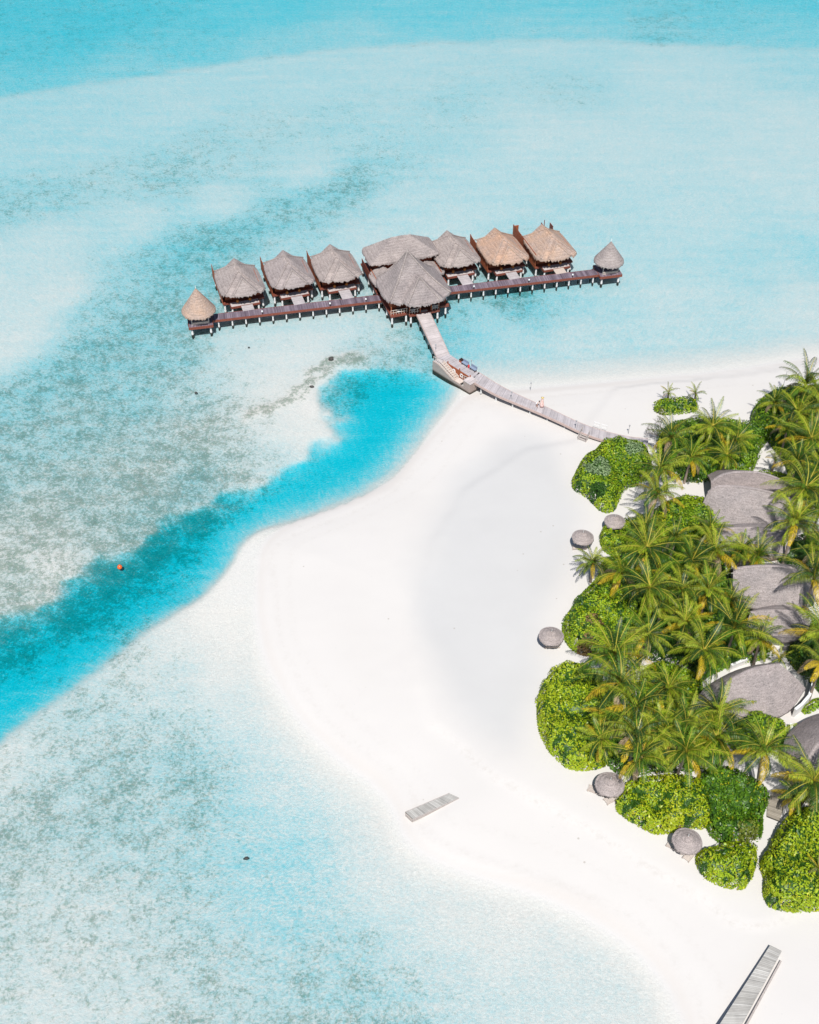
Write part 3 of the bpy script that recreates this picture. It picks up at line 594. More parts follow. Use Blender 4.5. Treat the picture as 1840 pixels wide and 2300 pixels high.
out=[(-5.5,-3.0),(-5.2,-4.9),(-3.6,-5.25),(-3.0,-5.5),(-2.95,-6.2),(-1.5,-6.6),(.4,-6.75),(2.2,-6.65),(3.6,-6.3),(3.95,-5.6),(4.6,-5.2),(5.5,-4.6),(5.6,-2.5),(5.5,0),(5.4,2.3),(4.7,3.2),(0,3.35),(-4.6,3.2),(-5.4,2.3),(-5.55,0)]
roof_star('roof',out,(-.9,-1.0),fh,TG,hall,nr=28,nseg=200,seed=21,fringe=.25,tint=(.93,.93,.95))
m=MB(); m.cyl((-.9,-1.0,11.15),(-.9,-1.0,11.65),.12,.04); m.build('finial',M['weathered'],hall)
ridge_rolls([[(-.9,-1.0),(-5.1,-4.9)],[(-.9,-1.0),(5.2,-5.0)],[(-.9,-1.0),(-5.1,2.9)],[(-.9,-1.0),(5.1,3.0)],[(.15,-3.95),(-2.5,-6.3)],[(.15,-3.95),(2.9,-6.35)]],fh,TG,hall,.14)
# ---- wing behind the great hall
c=uv(33.0,9.4); wing=empty('rear_wing',(c[0],c[1],0),VA,'long low grey thatched building directly behind the tall hall roof','building')
m=MB(); m.box(-6.3,6.0,-7.2,3.0,1.7,2.0); m.build('platform',M['red_wood'],wing)
m=MB(); m.box(-5.0,5.0,-1.9,-1.8,2.0,5.0); m.box(-5.0,-4.9,-1.79,2.0,2.0,5.0); m.box(4.9,5.0,-1.79,2.0,2.0,5.0); m.box(-4.89,4.89,1.9,2.0,2.0,5.0); m.build('wall',M['wall_wood'],wing)
m=MB(); m.box(-5.9,-5.8,-6.6,-1.6,2.0,3.7); m.box(-5.79,-3.4,-6.9,-6.8,2.0,3.7); m.build('side_wall',M['wall_wood'],wing)
m=MB(); m.box(5.3,5.4,-6.0,-1.6,2.0,3.5); m.build('side_wall',M['wall_wood'],wing)
def fw(x,y):
    d=min(6.2-abs(x),2.9-abs(y)*.95); e=6.2-abs(x)
    z=4.9+min(d*1.0,e*.62,2.75); 
    return z+.25*max(0,1-abs(x)/6)
roof_star('roof',[(-6.2,-2.4),(-5.8,-3.0),(-3,-3.05),(0,-3.05),(3,-3.05),(5.7,-3.0),(6.2,-2.4),(6.2,0),(6.2,2.4),(5.7,3),(0,3.05),(-5.7,3),(-6.2,2.4),(-6.2,0)],(0,0),fw,TG,wing,nr=18,nseg=160,seed=31,tint=(1.0,1.0,1.0))
def fl(x,y): return 4.3-.33*abs(x+3.9) -.05*abs(y+4.4)
roof_star('side_roof',[(-6.6,-2.2),(-6.7,-5.0),(-6.3,-7.2),(-4.6,-7.6),(-3.2,-7.3),(-3.0,-2.2)],(-4.8,-4.6),fl,TG,wing,nr=8,nseg=80,seed=32)
def fr_(x,y): return 4.1-.33*abs(x-3.2) -.05*abs(y+4.4)
roof_star('side_roof',[(3.0,-2.2),(3.0,-5.8),(5.2,-6.4),(6.3,-5.6),(6.2,-2.2)],(4.6,-4.4),fr_,TG,wing,nr=8,nseg=80,seed=33)
pile_set([(-6.0,-6.9),(-6.0,-4),(-6.0,-1),(-6.0,2.6),(-3.6,-6.9),(5.6,-4),(5.6,2.6),(0,2.6),(5.6,-1)],1.7,wing,.16)
m=MB(); m.box(-6.35,-6.28,-3.4,2.0,2.0,3.6); m.build('railing',M['red_wood'],wing)

# ------------------------------------------------------------------ walkway ashore
wl=[np.array([1.10,165.75]),np.array([4.37,153.20])]; wr=[np.array([3.22,166.2]),np.array([6.16,154.27])]
e=empty('straight_walkway',(2.2,165.9,0),0,'pale planked walkway running straight from the hall porch to the landing stage','walkway')
def rel(P,o): return [np.array(p)[:2]-np.array(o)[:2] for p in P]
m=MB(); n=26; deck_strip(m,rel(resample(wl,n),(2.2,165.9)),rel(resample(wr,n),(2.2,165.9)),1.92,.12); m.build('deck',M['deck_light'],e)
for P_,s in ((wl,-.07),(wr,.07)):
    m=MB(); a=P_[0]-np.array([2.2,165.9]); b=P_[1]-np.array([2.2,165.9]); beam((a[0]+s,a[1],1.74),(b[0]+s,b[1],1.74),.1,.34,m); m.build('edge_beam',M['fascia'],e)
for t in (.12,.32,.52,.72,.92):
    a=wl[0]*(1-t)+wl[1]*t-np.array([2.2,165.9]); b=wr[0]*(1-t)+wr[1]*t-np.array([2.2,165.9]); pile_set([(a[0]+.25,a[1]),(b[0]-.25,b[1])],1.78,e,.13)

# landing stage in its own frame: s along the quay, t towards the walkway
LO=np.array([4.24,151.91]); LA=math.atan2(-.74,.68)
def st(s,t): 
    ca,sa=math.cos(LA),math.sin(LA); return np.array([LO[0]+ca*s-sa*t, LO[1]+sa*s+ca*t])
e=empty('landing_stage',(LO[0],LO[1],0),LA,'timber landing stage with a stair down to the channel and two white rings','landing stage')
m=MB(); n=20
Lp=[(-.75,3.0)]+[(-.45+.38*i,3.02) for i in range(1,19)]; Rp=[(-.85,1.0)]+[(-.45+.38*i,1.28) for i in range(1,19)]
deck_strip(m,Lp,Rp,1.9,.12); m.build('deck',M['deck_grey'],e)
m=MB(); n=5; deck_strip(m,[(-.78+i*.25,.99+.05*i) for i in range(6)],[(-.78+i*.25,.0) for i in range(6)],1.89,.1); m.build('stair_head',M['deck_light'],e)
m=MB(); m.box(1.0,6.2,1.18,1.27,.1,1.88); m.build('backing_wall',M['wall_wood'],e)
m=MB()
m.add([(-.85,0,-1.2),(7.45,0,-1.2),(7.45,0,.72),(5.0,0,.72),(3.7,0,.72),(.5,0,1.88),(-.85,0,1.88),(-.85,-.12,-1.2),(7.45,-.12,-1.2),(7.45,-.12,.72),(5.0,-.12,.72),(3.7,-.12,.72),(.5,-.12,1.88),(-.85,-.12,1.88)],
      [(0,1,2,3,4,5,6),(13,12,11,10,9,8,7),(6,5,12,13),(5,4,11,12),(4,3,10,11),(3,2,9,10),(0,6,13,7),(1,0,7,8),(2,1,8,9)])
m.build('quay_wall',M['landing_boards'],e)
m=MB(); m.box(6.0,7.46,.01,1.45,-1.2,1.86); m.box(6.0,7.46,-.13,-.005,.73,1.86); m.build('pier_box',M['landing_boards'],e)
m=MB(); n=8; deck_strip(m,[(5.93+1.6*i/n,1.5) for i in range(n+1)],[(5.93+1.6*i/n,-.17) for i in range(n+1)],1.97,.1); m.build('box_top',M['deck_light'],e)
m=MB()
for i in range(9):
    z=1.83-.15*i; m.box(.5+.37*i,.5+.37*(i+1),.02,1.12,z-.12,z,(1,1,1,i*.37+.07))
m.build('stair',M['tan_wood'],e)
m=MB(); 
for y in (.03,1.1): beam((.4,y,2.0),(3.8,y,.75),.09,.22,m)
m.build('stair_string',M['cream'],e)
m=MB(); n=8; deck_strip(m,[(3.85+1.15*i/n,1.15) for i in range(n+1)],[(3.85+1.15*i/n,.0) for i in range(n+1)],.62,.1); m.build('lower_landing',M['cream'],e)
m=MB()
for s_ in (4.6,5.1,5.6): m.cyl((s_,1.05,.5),(s_,1.05,1.5),.04)
m.cyl((4.5,1.05,1.5),(5.9,1.05,1.75),.04); m.cyl((4.5,1.05,1.1),(5.9,1.05,1.3),.03)
m.build('handrail',M['cream'],e)
m=MB()
for i in range(4): m.cyl((-.7+.35*i,.0,1.9),(-.7+.35*i,.0,2.75),.035)
m.cyl((-.75,0,2.75),(.45,0,2.75),.04); m.cyl((.45,0,2.75),(3.7,0,1.5),.04); m.cyl((3.7,0,.6),(3.7,0,1.5),.04); m.cyl((2.1,0,1.2),(2.1,0,2.1),.035)
m.build('handrail',M['cream'],e)
for s_ in (1.15,3.75,6.05): m=MB(); m.box(s_,s_+.12,1.13,1.27,1.9,2.3); m.build('short_post',M['wall_wood'],e)
pile_set([(.2,2.8),(2.5,2.8),(4.8,2.8),(6.5,2.8),(-.6,.3)],1.78,e,.13)
for s_,lab in ((2.67,'white round life ring hanging higher on the red wall, nearer the stair head'),(4.35,'white round life ring hanging on the red wall nearer the box end')):
    p=st(s_,1.09); m=MB(); N_=20; K=8
    vs=[];fs=[]
    for i in range(N_):
        a=2*math.pi*i/N_
        for k in range(K):
            b=2*math.pi*k/K; rr=.27+.085*math.cos(b); vs.append((rr*math.cos(a),.06*math.sin(b),rr*math.sin(a)))
            fs.append((i*K+k,i*K+(k+1)%K,((i+1)%N_)*K+(k+1)%K,((i+1)%N_)*K+k))
    m.add(vs,fs); o=m.build('life_ring',M['white_paint'],None,True); o.location=(p[0],p[1],1.3); o.rotation_euler=(0,0,LA); tag(o,lab,'life ring','rings on the landing stage wall')
def bench(s0,t0,lab,w=1.2):
    p=st(s0,t0); t=empty('bench',(p[0],p[1],1.9),LA,lab,'bench','benches along the landing stage')
    m=MB(); m.box(0,w,-.22,.22,.36,.46); m.build('seat',M['cushion'],t)
    m=MB(); m.box(0,w,.23,.30,.36,.85); m.build('backrest',M['cushion'],t)
    for x in (.05,w-.15):
        for y in (-.2,.1): m=MB(); m.box(x,x+.1,y,y+.1,0,.355); m.build('leg',M['dark_wood'],t)
bench(2.8,2.75,'blue cushioned bench beside the brown chest on the landing stage'); bench(4.6,2.75,'blue cushioned bench by the lamp post, shoreward on the landing stage')
p=st(2.1,2.95); t=empty('chest',(p[0],p[1],1.9),LA,'small brown wooden chest at the outer edge of the landing stage','chest')
m=MB(); m.box(0,.6,-.2,.3,0,.42); m.build('body',M['wall_wood'],t); m=MB(); m.box(-.03,.63,-.23,.33,.42,.49); m.build('lid',M['dark_wood'],t)
p=st(4.25,2.72); m=MB(); m.lathe([(.12,0),(.17,.1),(.17,.45),(.10,.55),(.05,.62)],12); o=m.build('red_bag',M['red'],None,True); o.location=(p[0],p[1],1.9); tag(o,'small red bag standing between the two blue benches','bag')
def lamp_post(x,y,z,lab,h=1.05):
    t=empty('lamp_post',(x,y,z),0,lab,'lamp post','thin lamp posts beside the shore walkway')
    m=MB(); m.cyl((0,0,0),(0,0,h),.035,.03,6); m.build('pole',M['metal'],t)
    m=MB(); m.lathe([(.03,h),(.12,h+.05),(.12,h+.16),(.03,h+.22)],10); m.build('lamp_head',M['metal'],t,True)
p=st(4.24,3.35); lamp_post(p[0]-.05,p[1]-.4,1.9,'thin lamp post behind the benches of the landing stage',1.3)
lamp_post(4.1,155.13,1.9,'thin lamp post on the edge of the straight walkway')
lamp_post(15.18,142.83,1.9,'thin lamp post half way along the curved walkway',1.2)
lamp_post(24.1,135.85,1.9,'thin lamp post by the beach steps of the curved walkway',1.3)
lamp_post(31.81,135.52,1.2,'thin lamp post standing in sand behind the round bush',1.4)
lamp_post(18.5,147.0,.7,'low lamp post alone in the sand beyond the curved walkway',.9)

# curved walkway
nearp=[(9.55,147.4),(10.9,145.95),(13.29,143.75),(16.28,141.6),(19.23,139.5),(22.1,137.3),(24.53,135.3),(26.79,133.85),(28.9,132.9),(31.5,132.0),(34,131.6)]
farp=[(10.6,149.5),(13.03,146.8),(15.43,144.54),(18.01,142.49),(20.75,140.48),(23.22,138.43),(25.11,136.97),(27.02,135.81),(29.3,134.75),(31.8,133.9),(34.3,133.5)]
NP_=resample(catmull(nearp),70); FP_=resample(catmull(farp),70)
org=np.array([20.,140.]); e=empty('curved_walkway',(20,140,0),0,'long curving pale planked walkway from the landing stage across the sand to the bushes','walkway')
m=MB(); deck_strip(m,rel(FP_,org),rel(NP_,org),1.9,.1); m.build('deck',M['deck_grey'],e)
def offset_line(P,o): 
    d=np.gradient(P,axis=0); d/=np.linalg.norm(d,axis=1)[:,None]; return P+np.stack([-d[:,1],d[:,0]],1)*o
for P_,o1,o2 in ((NP_,-.13,.0),(FP_,.0,.13)):
    A=offset_line(P_,o1);B=offset_line(P_,o2); m=MB(); deck_strip(m,rel(B,org),rel(A,org),1.885,.34); m.build('edge_beam',M['fascia'],e)
for i in range(4,70,7):
    a=offset_line(NP_,.25)[i]-org; b=offset_line(FP_,-.25)[i]-org
    pile_set([a,b],1.8,e,.13,-1.0)
# beach steps and rails
p=np.array([25.5,135.2]); e=empty('beach_steps',(25.45,134.75,1.2),R(-35),'small grey wooden steps with two handrails from the curved walkway to the sand','steps')
m=MB()
for i in range(3): m.box(-.6,.6,-.35-.33*i,-.05-.33*i,.42-.17*i,.5-.17*i)
m.build('tread',M['weathered'],e)
for x in (-.62,.62):
    m=MB(); beam((x,.0,.6),(x,-1.1,.0),.06,.16,m); m.cyl((x,.05,.7),(x,.05,1.6),.035,n=6); m.cyl((x,-1.05,0),(x,-1.05,.95),.035,n=6); m.cyl((x,.05,1.6),(x,-1.05,.95),.035,n=6); m.cyl((x,.05,1.2),(x,-1.05,.55),.03,n=6); m.build('handrail',M['weathered'],e)
for (a,b,lab) in (((26.78,136.15),(27.5,135.75),'pale metal guard rail on the far edge of the curved walkway, seaward of its twin'),((27.75,135.6),(28.5,135.25),'pale metal guard rail on the far edge of the curved walkway, shoreward of its twin')):
    e=empty('guard_rail',(a[0],a[1],1.9),0,lab,'rail','guard rails opposite the beach steps'); d=np.array(b)-np.array(a)
    m=MB(); m.cyl((0,0,-.5),(0,0,1.0),.035,n=6); m.cyl((d[0],d[1],-.5),(d[0],d[1],1.0),.035,n=6); m.build('upright',M['white_paint'],e)
    m=MB(); m.cyl((0,0,1.0),(d[0],d[1],1.0),.035,n=6); m.cyl((0,0,.5),(d[0],d[1],.5),.03,n=6); m.build('top_rail',M['white_paint'],e)
# ------------------------------------------------------------------ timber pieces on the beach
def jetty(name,Lp,Rp,zs,th,lab,skirt,n=30):
    o=(np.array(Lp[0])+np.array(Rp[0]))/2; e=empty(name,(o[0],o[1],0),0,lab,'jetty')
    L=resample(Lp,n);R_=resample(Rp,n); z=list(np.linspace(zs[0],zs[1],n))
    m=MB(); deck_strip(m,rel(L,o),rel(R_,o),z,.08); m.build('deck',M['deck_old'],e)
    for P_,k in ((L,1),(R_,-1)):
        A=offset_line(P_,.0);B=offset_line(P_,.09*k)
        m=MB(); a,b=(rel(B,o),rel(A,o)) if k>0 else (rel(A,o),rel(B,o)); deck_strip(m,a,b,[q-.015 for q in z],th); m.build('edge_beam',M['weathered'],e)
    return e,o,L,R_,z
a=G(1730,2123,1.45)[:2]; b=G(1756,2136,1.45)[:2]; cL=G(1617,2300,1.45)[:2]; cR=G(1667,2300,1.45)[:2]
cL2=a+(cL-a)*1.9; cR2=b+(cR-b)*1.9
e,o,L_,R_,z=jetty('beach_jetty',[a,cL2],[b,cR2],(1.45,1.42),.4,'long weathered grey plank jetty standing over the sand at the bottom corner','',40)
for i in range(1,40,6): pile_set([L_[i]+(R_[i]-L_[i])*.08-o,R_[i]+(L_[i]-R_[i])*.08-o],1.36,e,.11,.0)
m=MB(); q=b-o; d=(cR-b)/np.linalg.norm(cR-b); nrm=np.array([-d[1],d[0]]); 
for s_ in (.35,): beam((q[0]+nrm[0]*s_+d[0]*.8,q[1]+nrm[1]*s_+d[1]*.8,1.1),(q[0]+nrm[0]*s_+d[0]*9,q[1]+nrm[1]*s_+d[1]*9,1.0),.16,.18,m)
m.build('side_plank',M['weathered'],e)
z0=.95
a=G(1010,1780,.95)[:2]; b=G(1031,1790,.9)[:2]; c1_=G(911,1822,1.05)[:2]; c2_=G(927,1838,1.0)[:2]
zr=zland(*((a+b)/2))+.05; zl=zland(*((c1_+c2_)/2))
e,o,L_,R_,z=jetty('buried_platform',[c1_,a],[c2_,b],(max(zl+.42,.85),zr+.02),.4,'short grey plank platform half buried in the open white sand','',22)
m=MB(); q0=c1_-o; q1=c2_-o; beam((q0[0],q0[1],zl+.2),(q1[0],q1[1],zl+.2),.1,.42,m); m.build('end_board',M['weathered'],e)

# ------------------------------------------------------------------ thatched beach umbrellas and loungers
def umbrella(px,py,lab,r=1.6,seed=0,gz=1.25):
    r*=.93
    c=G(px,py,gz+2.45); e=empty('beach_umbrella',(c[0],c[1],gz),0,lab,'umbrella','thatched umbrellas along the beach')
    rg=np.random.default_rng(seed)
    cir=[(r*(1+rg.uniform(-.03,.03))*math.cos(t),r*(1+rg.uniform(-.03,.03))*math.sin(t)) for t in np.linspace(0,2*math.pi,20,endpoint=False)]
    def f(x,y):
        q=math.hypot(x,y)/r; return 2.05+.85*(1-min(1,q))+.015*math.sin(q*21)
    roof_star('canopy',cir,(0,0),f,M['thatch_grey'],e,nr=16,nseg=90,seed=seed,fringe=.16,th=.15)
    m=MB(); m.cyl((0,0,0),(0,0,2.8),.06); m.build('pole',M['weathered'],e)
    m=MB(); m.cyl((0,0,2.8),(0,0,3.35),.03,.02,6); m.build('finial',M['white_paint'],e)
umbrella(1310,1202,'thatched umbrella standing free on open sand near the channel end of the beach',1.55,3)
umbrella(1239,1424,'thatched umbrella at the middle of the beach, touching a bush on its landward side',1.62,4)
umbrella(1371,1757,'thatched umbrella half covered by an orange palm frond',1.7,5)
umbrella(1545,1884,'round thatched umbrella tucked in the notch between two bright bushes',1.66,6)
umbrella(1382,1166,'thatched umbrella in the sandy gap between two bushes, its lower half hidden',1.5,7)
def lounger(px,py,rz,lab,m1='cream'):
    c=G(px,py,1.45); e=empty('sun_lounger',(c[0],c[1],zland(c[0],c[1])),rz,lab,'sun lounger','loungers beside the thatched umbrellas')
    m=MB()
    for i in range(12): m.box(-.95+.115*i,-.86+.115*i,-.33,.33,.27,.31)
    m.build('seat',M[m1],e)
    m=MB(); m.add([(.45,-.33,.28),(.45,.33,.28),(1.0,.33,.55),(1.0,-.33,.55),(.45,-.33,.32),(.45,.33,.32),(1.0,.33,.60),(1.0,-.33,.60)],[(0,1,2,3),(7,6,5,4),(0,4,5,1),(1,5,6,2),(2,6,7,3),(3,7,4,0)]); m.build('backrest',M[m1],e)
    m=MB(); m.box(-1,.95,-.39,-.34,.18,.30); m.box(-1,.95,.34,.39,.18,.30); m.build('frame',M['tan_wood'],e)
    for x in (-.9,.8):
        for y in (-.365,.365): m=MB(); m.box(x-.035,x+.035,y-.02,y+.02,0,.18); m.build('leg',M['tan_wood'],e)
lounger(1302,1229,R(2),'pale wooden lounger in front of the free standing umbrella')
lounger(1240,1450,R(3),'pale wooden lounger in front of the umbrella at the middle of the beach')
lounger(1341,1775,R(-25),'pale lounger at the sea side of the umbrella under the orange frond')
lounger(1377,1792,R(28),'pale lounger between the umbrella under the orange frond and the bright bush')
lounger(1519,1902,R(-35),'pale lounger mostly under the rim of the umbrella in the notch')
lounger(1552,1916,R(48),'pale lounger in the open below the umbrella in the notch')

# ------------------------------------------------------------------ people on the walkway
def figure(name,loc,rz,lab,J,E_,Rd,root):
    me=bpy.data.meshes.new(name); keys=list(J); me.from_pydata([J[k] for k in keys],[(keys.index(a),keys.index(b)) for a,b in E_],[]); me.update()
    o=bpy.data.objects.new(name,me); col.objects.link(o); o.location=loc; o.rotation_euler=(0,0,rz); me.materials.append(M['skin'])
    sk=o.modifiers.new('skin','SKIN'); sk.use_smooth_shade=True
    for k,sv in zip(keys,me.skin_vertices[0].data): sv.radius=(Rd[k],Rd[k]); sv.use_root=(k==root)
    ss=o.modifiers.new('sub','SUBSURF'); ss.levels=1; ss.render_levels=1
    return tag(o,lab,'person')
def body(hip=.92,sh=1.40,stoop=0.0,arm=(.16,.05)):
    J={};Rd={};E_=[]
    def a(k,p,r,par=None):
        J[k]=p;Rd[k]=r
        if par: E_.append((par,k))
    b=lambda z: stoop*(z-hip)   # leaning forward (towards -y)
    a('pelvis',(0,0,hip),.115); a('waist',(0,-b(hip+.18),hip+.18),.105,'pelvis'); a('chest',(0,-b(hip+.36),hip+.36),.125,'waist')
    a('neck',(0,-b(sh+.08),sh+.08),.05,'chest'); a('chin',(0,-b(sh+.15)-.02,sh+.15),.075,'neck'); a('skull',(0,-b(sh+.25),sh+.25),.095,'chin')
    for s,sd in ((-1,'l'),(1,'r')):
        a('sh'+sd,(s*.17,-b(sh),sh-.02),.055,'chest'); a('el'+sd,(s*(.17+arm[0]*.6),-b(sh)-.05,sh-.28),.04,'sh'+sd)
        w=(s*(.17+arm[0]),-b(sh)-.05-arm[1]*2,sh-.50); a('wr'+sd,w,.027,'el'+sd)
        pm=(w[0]+s*.01,w[1]-.02,w[2]-.07); a('pa'+sd,pm,.032,'wr'+sd)
        for k,(dx,l) in enumerate(((-.028,.075),(-.010,.09),(.010,.085),(.028,.065))):
            a('f%d%s'%(k,sd),(pm[0]+.2*dx,pm[1]+dx,pm[2]-.05),.009,'pa'+sd); a('g%d%s'%(k,sd),(pm[0]-s*.015,pm[1]+dx,pm[2]-.05-l*.6),.008,'f%d%s'%(k,sd))
        a('th'+sd,(pm[0],pm[1]-.045,pm[2]-.0),.010,'pa'+sd); a('ti'+sd,(pm[0],pm[1]-.06,pm[2]-.035),.008,'th'+sd)
        a('hi'+sd,(s*.09,0,hip-.06),.095,'pelvis'); a('kn'+sd,(s*.10,-.02,hip*.53),.06,'hi'+sd); a('an'+sd,(s*.10,.01,.08),.038,'kn'+sd); a('to'+sd,(s*.11,-.13,.03),.03,'an'+sd)
    return J,E_,Rd
def face(o,p,k=1.):
    m=MB()
    for s in (-1,1): m.lathe([(.0,-.012),(.012,0),(.0,.012)],6,(p[0]+s*.035*k,p[1]-.088*k,p[2]-.01))
    m.build('eyes',M['hair'],o); m=MB(); m.cyl((p[0],p[1]-.085*k,p[2]-.02),(p[0],p[1]-.115*k,p[2]-.045),.01,.014,6); m.build('nose',M['skin'],o)
    m=MB(); m.box(p[0]-.025,p[0]+.025,p[1]-.09*k,p[1]-.084*k,p[2]-.082,p[2]-.072); m.build('mouth',M['red'],o)
J,E_,Rd=body(); w=figure('person',(19.6,140.9,1.9),R(-60),'person in a long pale pink dress and straw hat standing on the curved walkway',J,E_,Rd,'pelvis')
m=MB(); m.lathe([(.33,.12),(.30,.5),(.24,.85),(.16,1.10),(.18,1.28),(.17,1.40),(.07,1.47)],18); m.build('dress',M['pink'],w,True)
m=MB(); m.lathe([(.08,1.50),(.115,1.58),(.118,1.68),(.09,1.76),(.02,1.78)],12,(0,.02,0)); m.build('hair',M['hair'],w,True)
m=MB(); m.lathe([(.25,1.70),(.25,1.715),(.12,1.73),(.11,1.83),(.05,1.86)],16,(0,.0,0)); m.build('hat',M['straw'],w,True)
face(w,J['skull'])
J,E_,Rd=body(.62,.98,.75,(.25,.12)); J={k:(p[0]*.8,p[1],p[2]) for k,p in J.items()}
w=figure('person',(18.85,141.0,1.9),R(40),'smaller person in white bending forward beside the one in the straw hat',J,E_,{k:v*.8 for k,v in Rd.items()},'pelvis')
m=MB(); m.lathe([(.16,.52),(.17,.66),(.15,.80)],14,(0,-.03,0)); m.lathe([(.14,.80),(.17,.92),(.15,1.0),(.06,1.05)],14,(0,-.2,0)); m.build('shirt',M['white_cloth'],w,True)
m=MB(); m.lathe([(.03,-.06),(.088,-.02),(.09,.06),(.05,.11),(.01,.12)],10,(0,J['skull'][1]+.02,J['skull'][2])); m.build('hair',M['hair'],w,True)
face(w,J['skull'],.85)

# ------------------------------------------------------------------ things in the water
c=G(269,1273,.15); m=MB(); m.lathe([(.05,-.3),(.22,-.2),(.33,0),(.30,.18),(.18,.33),(.05,.38),(.05,.5)],14); o=m.build('buoy',M['orange'],None,True); o.location=(c[0],c[1],.05); tag(o,'small orange buoy floating over the reef at the edge of the blue channel','buoy')
def rock(px,py,sz,lab,zc=.1,k=1):
    c=G(px,py,0); rg=random.Random(k); n=10;vs=[];fs=[]
    for i in range(6):
        ph=math.pi*i/5
        for j in range(n):
            th=2*math.pi*j/n; r=sz*(1+rg.uniform(-.28,.28)); vs.append((r*math.sin(ph)*math.cos(th)*1.4,r*math.sin(ph)*math.sin(th),r*.7*math.cos(ph)))
    for i in range(5):
        for j in range(n): fs.append((i*n+j,(i+1)*n+j,(i+1)*n+(j+1)%n,i*n+(j+1)%n))
    m=MB(); m.add(vs,fs); o=m.build('rock',M['rock'],None,True); o.location=(c[0],c[1],zc); tag(o,lab,'rock')
rock(744,807,.36,'dark rock breaking the water at the end of the brown reef bar',.15,1)
rock(441,881,.2,'dark coral head alone in the mottled reef between channel and pavilion',-.1,2)
rock(553,1927,.2,'dark coral head beside the turquoise hollow of the near lagoon',-.1,3)
rock(559,779,.13,'small dark coral head in pale water below the tan pavilion',-.1,4)
rock(700,868,.25,'low brown rock on the reef bar beside the channel head',-.02,5)

# ------------------------------------------------------------------ thatched houses on the island
def loft_roof(name,ridge,front,back,mat,parent,tint=(1,1,1),n=40,mseg=14,bulge=.5,th=.3,seed=0):
    rg=np.random.default_rng(seed); Rg=resample(catmull(ridge),n); Fr=resample(catmull(front),n); Bk=resample(catmull(back),n)
    K=2*mseg+1; V=[];Tt=[]
    for i in range(n):
        for k in range(K):
            if k<=mseg: t=k/mseg; p=Bk[i]*(1-t)+Rg[i]*t; q=1-t
            else: t=(k-mseg)/mseg; p=Rg[i]*(1-t)+Fr[i]*t; q=t
            p=p.copy(); p[2]+=bulge*math.sin(math.pi*q)*.5+rg.uniform(-.025,.025); V.append(p); Tt.append(tint+(0,))
    F=[(i*K+k,i*K+k+1,(i+1)*K+k+1,(i+1)*K+k) for i in range(n-1) for k in range(K-1)]
    b=len(V)
    for i in range(n):
        for k in range(K):
            p=V[i*K+k].copy(); p[2]-=th*(1 if 0<k<K-1 else rg.uniform(.7,1.4)); V.append(p); Tt.append((.6,.55,.55,0))
    F+=[(b+i*K+k,b+(i+1)*K+k,b+(i+1)*K+k+1,b+i*K+k+1) for i in range(n-1) for k in range(K-1)]
    for i in range(n-1): 
        F.append((i*K,(i+1)*K,b+(i+1)*K,b+i*K)); F.append((i*K+K-1,b+i*K+K-1,b+(i+1)*K+K-1,(i+1)*K+K-1))
    for k in range(K-1):
        F.append((k,b+k,b+k+1,k+1)); a=(n-1)*K+k; F.append((a,a+1,b+a+1,b+a))
    off=np.array(parent.location); V=[np.array(v)-off for v in V]
    return link(name,raw_mesh(name,V,F,Tt,False),mat,parent)
def g3(pts,zs):
    if not hasattr(zs,'__len__'): zs=[zs]*len(pts)
    return [tuple(G(p[0],p[1],z)) for p,z in zip(pts,zs)]
def mirror(ridge,front,z=None):
    R2=resample(catmull(ridge),len(front)); return [(2*r[0]-f[0],2*r[1]-f[1],f[2] if z is None else z) for r,f in zip(R2,front)]
def hut_walls(parent,front,back,z1=3.2,inset=.16):
    F_=resample(front,8);B_=resample(back,8)[::-1]; P_=np.vstack([F_,B_])[:,:2]; c=P_.mean(0); P_=c+(P_-c)*(1-inset)
    n=len(P_); off=np.array(parent.location); vs=[(p[0]-off[0],p[1]-off[1],.9-off[2]) for p in P_]+[(p[0]-off[0],p[1]-off[1],z1-off[2]) for p in P_]
    m=MB(); m.add(vs,[(i,(i+1)%n,n+(i+1)%n,n+i) for i in range(n)]+[tuple(range(n,2*n))]); m.build('wall',M['plaster'],parent)
def hut(lab,parts):
    c=np.mean([p for p in parts[0][0]],axis=0); e=empty('thatched_house',(c[0],c[1],1.2),0,lab,'house','thatched houses on the island')
    for k,(ridge,front,back,tint,bul) in enumerate(parts):
        loft_roof('roof' if k==0 else 'lower_roof',ridge,front,back,M['thatch_land'],e,tint,seed=k+3,bulge=bul)
        hut_walls(e,front,back,min(p[2] for p in front)+.1,.2)
        m=MB(); RR=resample(catmull(ridge),24); off=np.array(e.location)
        for i in range(23):
            a_=RR[i]-off; b_=RR[i+1]-off; vs=[]
            for q_ in (a_,b_): vs+=[(q_[0],q_[1]-.22,q_[2]-.04),(q_[0],q_[1],q_[2]+.09),(q_[0],q_[1]+.22,q_[2]-.04)]
            m.add(vs,[(0,1,4,3),(1,2,5,4)],(1.1,1.08,1.08,0))
        m.build('ridge_cap',M['thatch_land'],e,True)
    return e
r=g3([(1590,1106),(1611,1092),(1657,1092),(1702,1098),(1757,1112),(1800,1128)],[6.0,6.6,7,6.9,6.3,5.6]); f=g3([(1572,1146),(1606,1172),(1661,1184),(1720,1186),(1770,1186),(1805,1176)],3.4)
r2=g3([(1597,1082),(1620,1067),(1650,1060),(1706,1061),(1758,1078),(1800,1102)],[5.0,5.8,6.3,6.6,6.0,4.8]); f2=mirror(r2,[(q[0],q[1],3.6) for q in [(r2[0][0]+.3,r2[0][1]+3.0),(r2[2][0],r2[2][1]+3.6),(r2[4][0],r2[4][1]+3.4),(r2[5][0]-.2,r2[5][1]+2.4)]])
b2=mirror(r2,f2)
